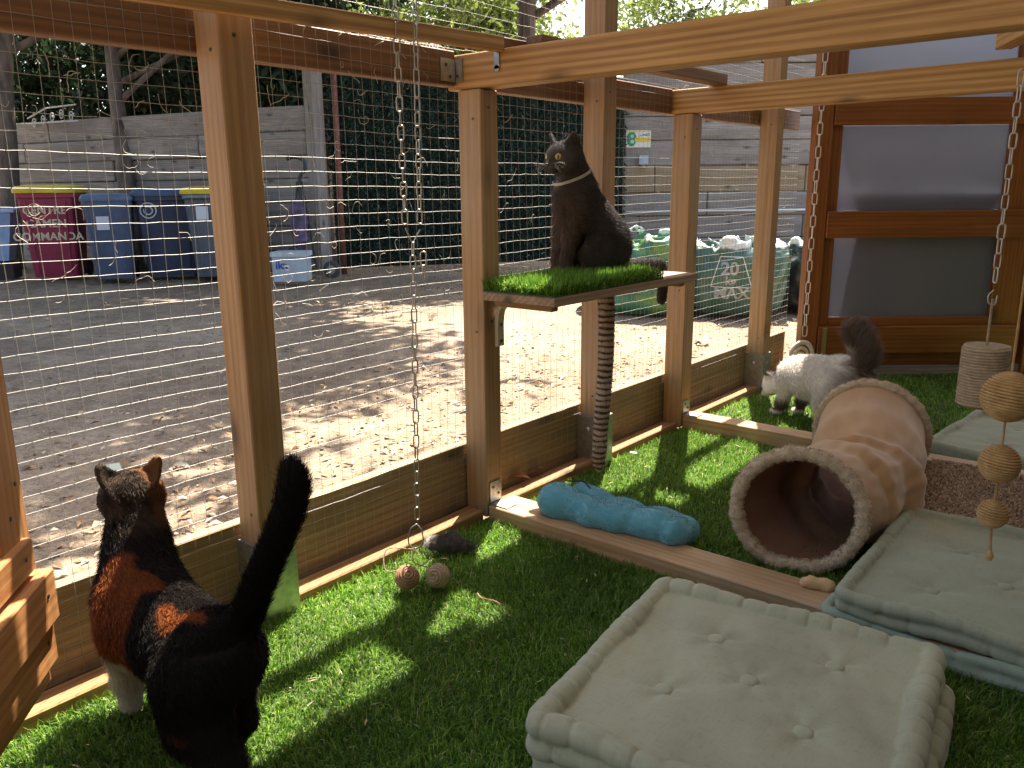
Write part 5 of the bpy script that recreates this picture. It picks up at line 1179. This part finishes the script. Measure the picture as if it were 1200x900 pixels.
# tail: back along the shelf, then over its edge
gi = lambda p: tuple(frame_inv(GO, GF, p))
tp = smooth_path([(-.13, .0, .03), gi((.10, 2.42, .744)), gi((.115, 2.52, .742)), gi((.112, 2.595, .735)), gi((.110, 2.618, .70)), gi((.112, 2.622, .655)), gi((.112, 2.615, .605))], 3)
gp += [('c', .008, tuple(tp[i]), tuple(tp[i+1]), .0175-.0002*i, .0175-.0002*(i+1)) for i in range(len(tp)-1)]
hg = head_prims((.080, 0, .372), R(12), R(-12), 1.22)
eyem = mat('yellow_eye', (.50, .42, .10), .12); eyem2 = mat('yellow_green_eye', (.5, .42, .1), .1)
gt, GW, GWd, GT, GB = build_cat('cat', 'slate grey cat with yellow eyes sitting upright on the shelf', GO, GF, 1.0, gp, hg, grey_col, 110000, .019, .0009, 5, .0042, eyem, extra=True, lift=.42)
cc = [np.array([.050, 0, .312])+np.array([.055*math.cos(a), .056*math.sin(a), -.022*math.cos(a)]) for a in np.linspace(0, 2*math.pi, 40, endpoint=False)]
ccn = np.array([[.45, 0, .9]]); 
V = []; F = []
for i, p in enumerate(cc):
    rdir = (p-np.array([.050, 0, .312])); rdir /= np.linalg.norm(rdir)
    for a, b_ in ((.002, -.0045), (.0045, -.0045), (.0045, .0045), (.002, .0045)): V.append(p+rdir*(a)+np.array([.4, 0, .9])*b_)
for i in range(40):
    j = (i+1) % 40
    for k in range(4): F.append((i*4+k, i*4+(k+1) % 4, j*4+(k+1) % 4, j*4+k))
raw('collar', GW(np.array(V)), F, mat('pale_collar', (.42, .40, .36), .6), gt)

# --- tortoiseshell cat, standing with its back to the viewer
def tort_col(q):
    n = vnoise(q, 4.2, 31); n2 = vnoise(q, 9, 32); n3 = vnoise(q, 22, 33); x, y, z = q[:, 0], q[:, 1], q[:, 2]
    blk = np.tile([.016, .012, .010], (len(q), 1)); ora = np.array([.25, .072, .019])*(1+.2*n3)[:, None]; wht = np.array([.62, .57, .50])
    f = (n*.7+n2*.45)
    o_ = np.exp(-(((x-.09)/.058)**2+((y-.065)/.062)**2+((z-.19)/.105)**2))*3.0            # rusty shoulder on the near side
    o_ += np.exp(-(((x-.125)/.016)**2+((z-.28)/.03)**2+((y-.01)/.045)**2))*1.5
    for (a, b_, s_) in ((.045, .012, .016), (-.035, .028, .018), (-.085, .040, .022), (-.115, .012, .020)): o_ += np.exp(-(((x-a)/(s_*1.5))**2+((y-b_)/s_)**2))*.85*(z > .2)
    o_ += np.exp(-(((x+.17)/.05)**2+((z-.12)/.04)**2))*.45
    m_ = np.clip((o_+f*.35-.55)/.22, 0, 1)[:, None]; c = blk*(1-m_)+ora*m_
    leg = np.clip((.150-z+.010*n2)/.015, 0, 1)*(x > .05); c = c*(1-leg[:, None])+wht*leg[:, None]
    bel = np.clip((.13-z)/.03, 0, 1)*(np.abs(x) < .1)*.5; c = c*(1-bel[:, None])+np.array([.45, .34, .24])*bel[:, None]
    hl = np.exp(-(((x+.10)/.03)**2+((z-.06)/.05)**2)); hl = np.clip(hl*1.3-.2, 0, 1)*.8; c = c*(1-hl[:, None])+np.array([.5, .42, .32])*hl[:, None]
    # brindled head, brown ears
    hd = np.clip((z-.335)/.02, 0, 1)*(x > .1); br = (np.array([.040, .027, .018])*(1+.9*np.clip(n3, -1, 1))[:, None]); c = c*(1-hd[:, None])+br*hd[:, None]
    ck = np.clip((-y-.038)/.02, 0, 1)*hd; c = c*(1-ck[:, None])+np.array([.15, .065, .025])*ck[:, None]
    return np.clip(c, .004, 1)
cp_ = [('e', .035, (.10, .006, .20), (.098, .082, .090)), ('e', .035, (.0, 0, .190), (.12, .078, .082)), ('e', .035, (-.115, 0, .20), (.088, .072, .080)),
       ('c', .03, (.13, 0, .24), (.188, -.028, .345), .070, .050),
       ('c', .02, (.115, .045, .17), (.122, .044, .08), .040, .026), ('c', .012, (.122, .044, .08), (.130, .042, .022), .023, .019), ('e', .008, (.142, .040, .014), (.026, .018, .014)),
       ('c', .02, (.115, -.045, .17), (.135, -.042, .08), .034, .021), ('c', .012, (.135, -.042, .08), (.145, -.040, .022), .019, .016), ('e', .008, (.157, -.040, .014), (.026, .018, .014)),
       ('c', .025, (-.135, .040, .18), (-.145, .042, .11), .062, .050), ('c', .02, (-.145, .042, .11), (-.225, .040, .075), .044, .028), ('c', .012, (-.225, .040, .075), (-.205, .038, .020), .023, .018), ('e', .008, (-.175, .038, .014), (.028, .018, .014)),
       ('c', .025, (-.115, -.035, .18), (-.085, -.038, .11), .060, .046), ('c', .02, (-.085, -.038, .11), (-.135, -.036, .075), .038, .026), ('c', .012, (-.135, -.036, .075), (-.11, -.034, .020), .022, .018), ('e', .008, (-.080, -.034, .014), (.028, .018, .014))]
CO = (.220, .655, .0); CF = (-1, .06); CS = 1.06
def inv_local(p): 
    f_ = np.array([CF[0], CF[1], 0.]); f_ /= np.linalg.norm(f_); l_ = np.array([-f_[1], f_[0], 0]); d = (np.array(p)-np.array(CO))/CS; return np.array([d@f_, d@l_, d[2]])
tw_ = [(.36, .675, .25), (.398, .695, .290), (.425, .71, .355), (.448, .73, .42), (.466, .75, .48), (.464, .765, .525), (.452, .77, .545)]
tl = smooth_path([inv_local(p) for p in tw_], 3); rads = np.interp(np.linspace(0, 1, len(tl)), [0, .15, .5, .8, 1], [.032, .022, .0205, .021, .013])
cp_ += [('c', .014 if i < 3 else .006, tuple(tl[i]), tuple(tl[i+1]), rads[i], rads[i+1]) for i in range(len(tl)-1)]
hc_ = head_prims((.212, -.036, .388), R(-20), R(4), 1.2)
def cflow(q, D):
    tlm = np.linalg.norm(q-tl[len(tl)//2], axis=1) < .16; a = (q[:, 0] < -.16) & (q[:, 2] > .24); D[a] = [-.1, -.1, 1.]; return D
ct, CW, CWd, CT, CB = build_cat('cat', 'black and ginger tortoiseshell cat with white forelegs, standing tail-up with its back turned', CO, CF, CS, cp_, hc_, tort_col, 130000, .017, .0010, 9, .0045, None, flowfn=cflow,
                                lenfn=lambda q: 1+.15*((q[:, 0] < -.17) & (q[:, 2] > .25)), extra=True)
# --- white point cat, sniffing the turf
def white_col(q):
    x, y, z = q[:, 0], q[:, 1], q[:, 2]; n = vnoise(q, 12, 51)[:, None]; c = np.tile([.86, .82, .76], (len(q), 1))*(1+.08*n)
    def blend(c, m_, col): m_ = np.clip(m_, 0, 1)[:, None]; return c*(1-m_)+np.array(col)*m_
    c = blend(c, np.clip((-x-.11)/.06, 0, 1)*.75*(z < .30), (.36, .27, .21))
    c = blend(c, np.clip((-x-.175)/.02, 0, 1)*(z > .2)+np.clip((z-.30)/.02, 0, 1)*(x < 0), (.21, .155, .125))
    c = blend(c, np.clip((x-.225)/.015, 0, 1)*(z < .125), (.05, .035, .03))
    c = blend(c, np.clip((z-.150)/.008, 0, 1)*(x > .18), (.16, .07, .055))
    c = blend(c, (x > .06)*np.clip((.085-z)/.02, 0, 1)*(z > .025)*(x < .2), (.20, .14, .11))
    return np.clip(c, .01, 1)
wp_ = [('e', .03, (.08, 0, .165), (.09, .066, .075)), ('e', .03, (.0, 0, .175), (.11, .075, .082)), ('e', .03, (-.10, 0, .19), (.088, .078, .085)), ('c', .03, (.12, 0, .165), (.172, .008, .125), .054, .043),
       ('c', .015, (.11, .042, .13), (.135, .042, .06), .030, .019), ('c', .012, (.135, .042, .06), (.150, .042, .018), .018, .015), ('e', .008, (.165, .042, .013), (.025, .017, .013)),
       ('c', .015, (.10, -.042, .13), (.11, -.042, .06), .030, .019), ('c', .012, (.11, -.042, .06), (.115, -.042, .018), .018, .015), ('e', .008, (.128, -.042, .013), (.025, .017, .013)),
       ('c', .02, (-.10, .048, .17), (-.075, .052, .10), .052, .034), ('c', .012, (-.075, .052, .10), (-.15, .050, .065), .028, .019), ('c', .012, (-.15, .050, .065), (-.125, .05, .018), .018, .016), ('e', .008, (-.105, .05, .013), (.028, .018, .013)),
       ('c', .02, (-.10, -.048, .17), (-.07, -.052, .10), .052, .034), ('c', .012, (-.07, -.052, .10), (-.14, -.050, .065), .028, .019), ('c', .012, (-.14, -.050, .065), (-.115, -.05, .018), .018, .016), ('e', .008, (-.095, -.05, .013), (.028, .018, .013))]
tp2 = smooth_path([(-.165, 0, .235), (-.195, 0, .27), (-.185, 0, .32), (-.15, 0, .37), (-.115, .0, .395)], 4); rd2 = np.interp(np.linspace(0, 1, len(tp2)), [0, .3, .7, 1], [.026, .030, .026, .014])
wp_ += [('c', .008, tuple(tp2[i]), tuple(tp2[i+1]), rd2[i], rd2[i+1]) for i in range(len(tp2)-1)]
hw = head_prims((.212, .016, .112), R(38), R(-34), 1.0)
def wflow(q, D):
    a = (q[:, 2] > .25) & (q[:, 0] < -.1); D[a] = [-.25, 0, .35]; return D
WO = (.405, 3.47, .0); WF = (-.92, .38)
wt, WW, WWd, WT, WB = build_cat('cat', 'fluffy white cat with dark face, ears and plume tail sniffing the turf beyond the tunnel', WO, WF, 1.13, wp_, hw, white_col, 60000, .024, .0012, 13, .005, mat('blue_eye', (.15, .25, .4), .15),
                               flowfn=wflow, lenfn=lambda q: 1+1.6*((q[:, 2] > .24) & (q[:, 0] < -.12)), lift=.4)
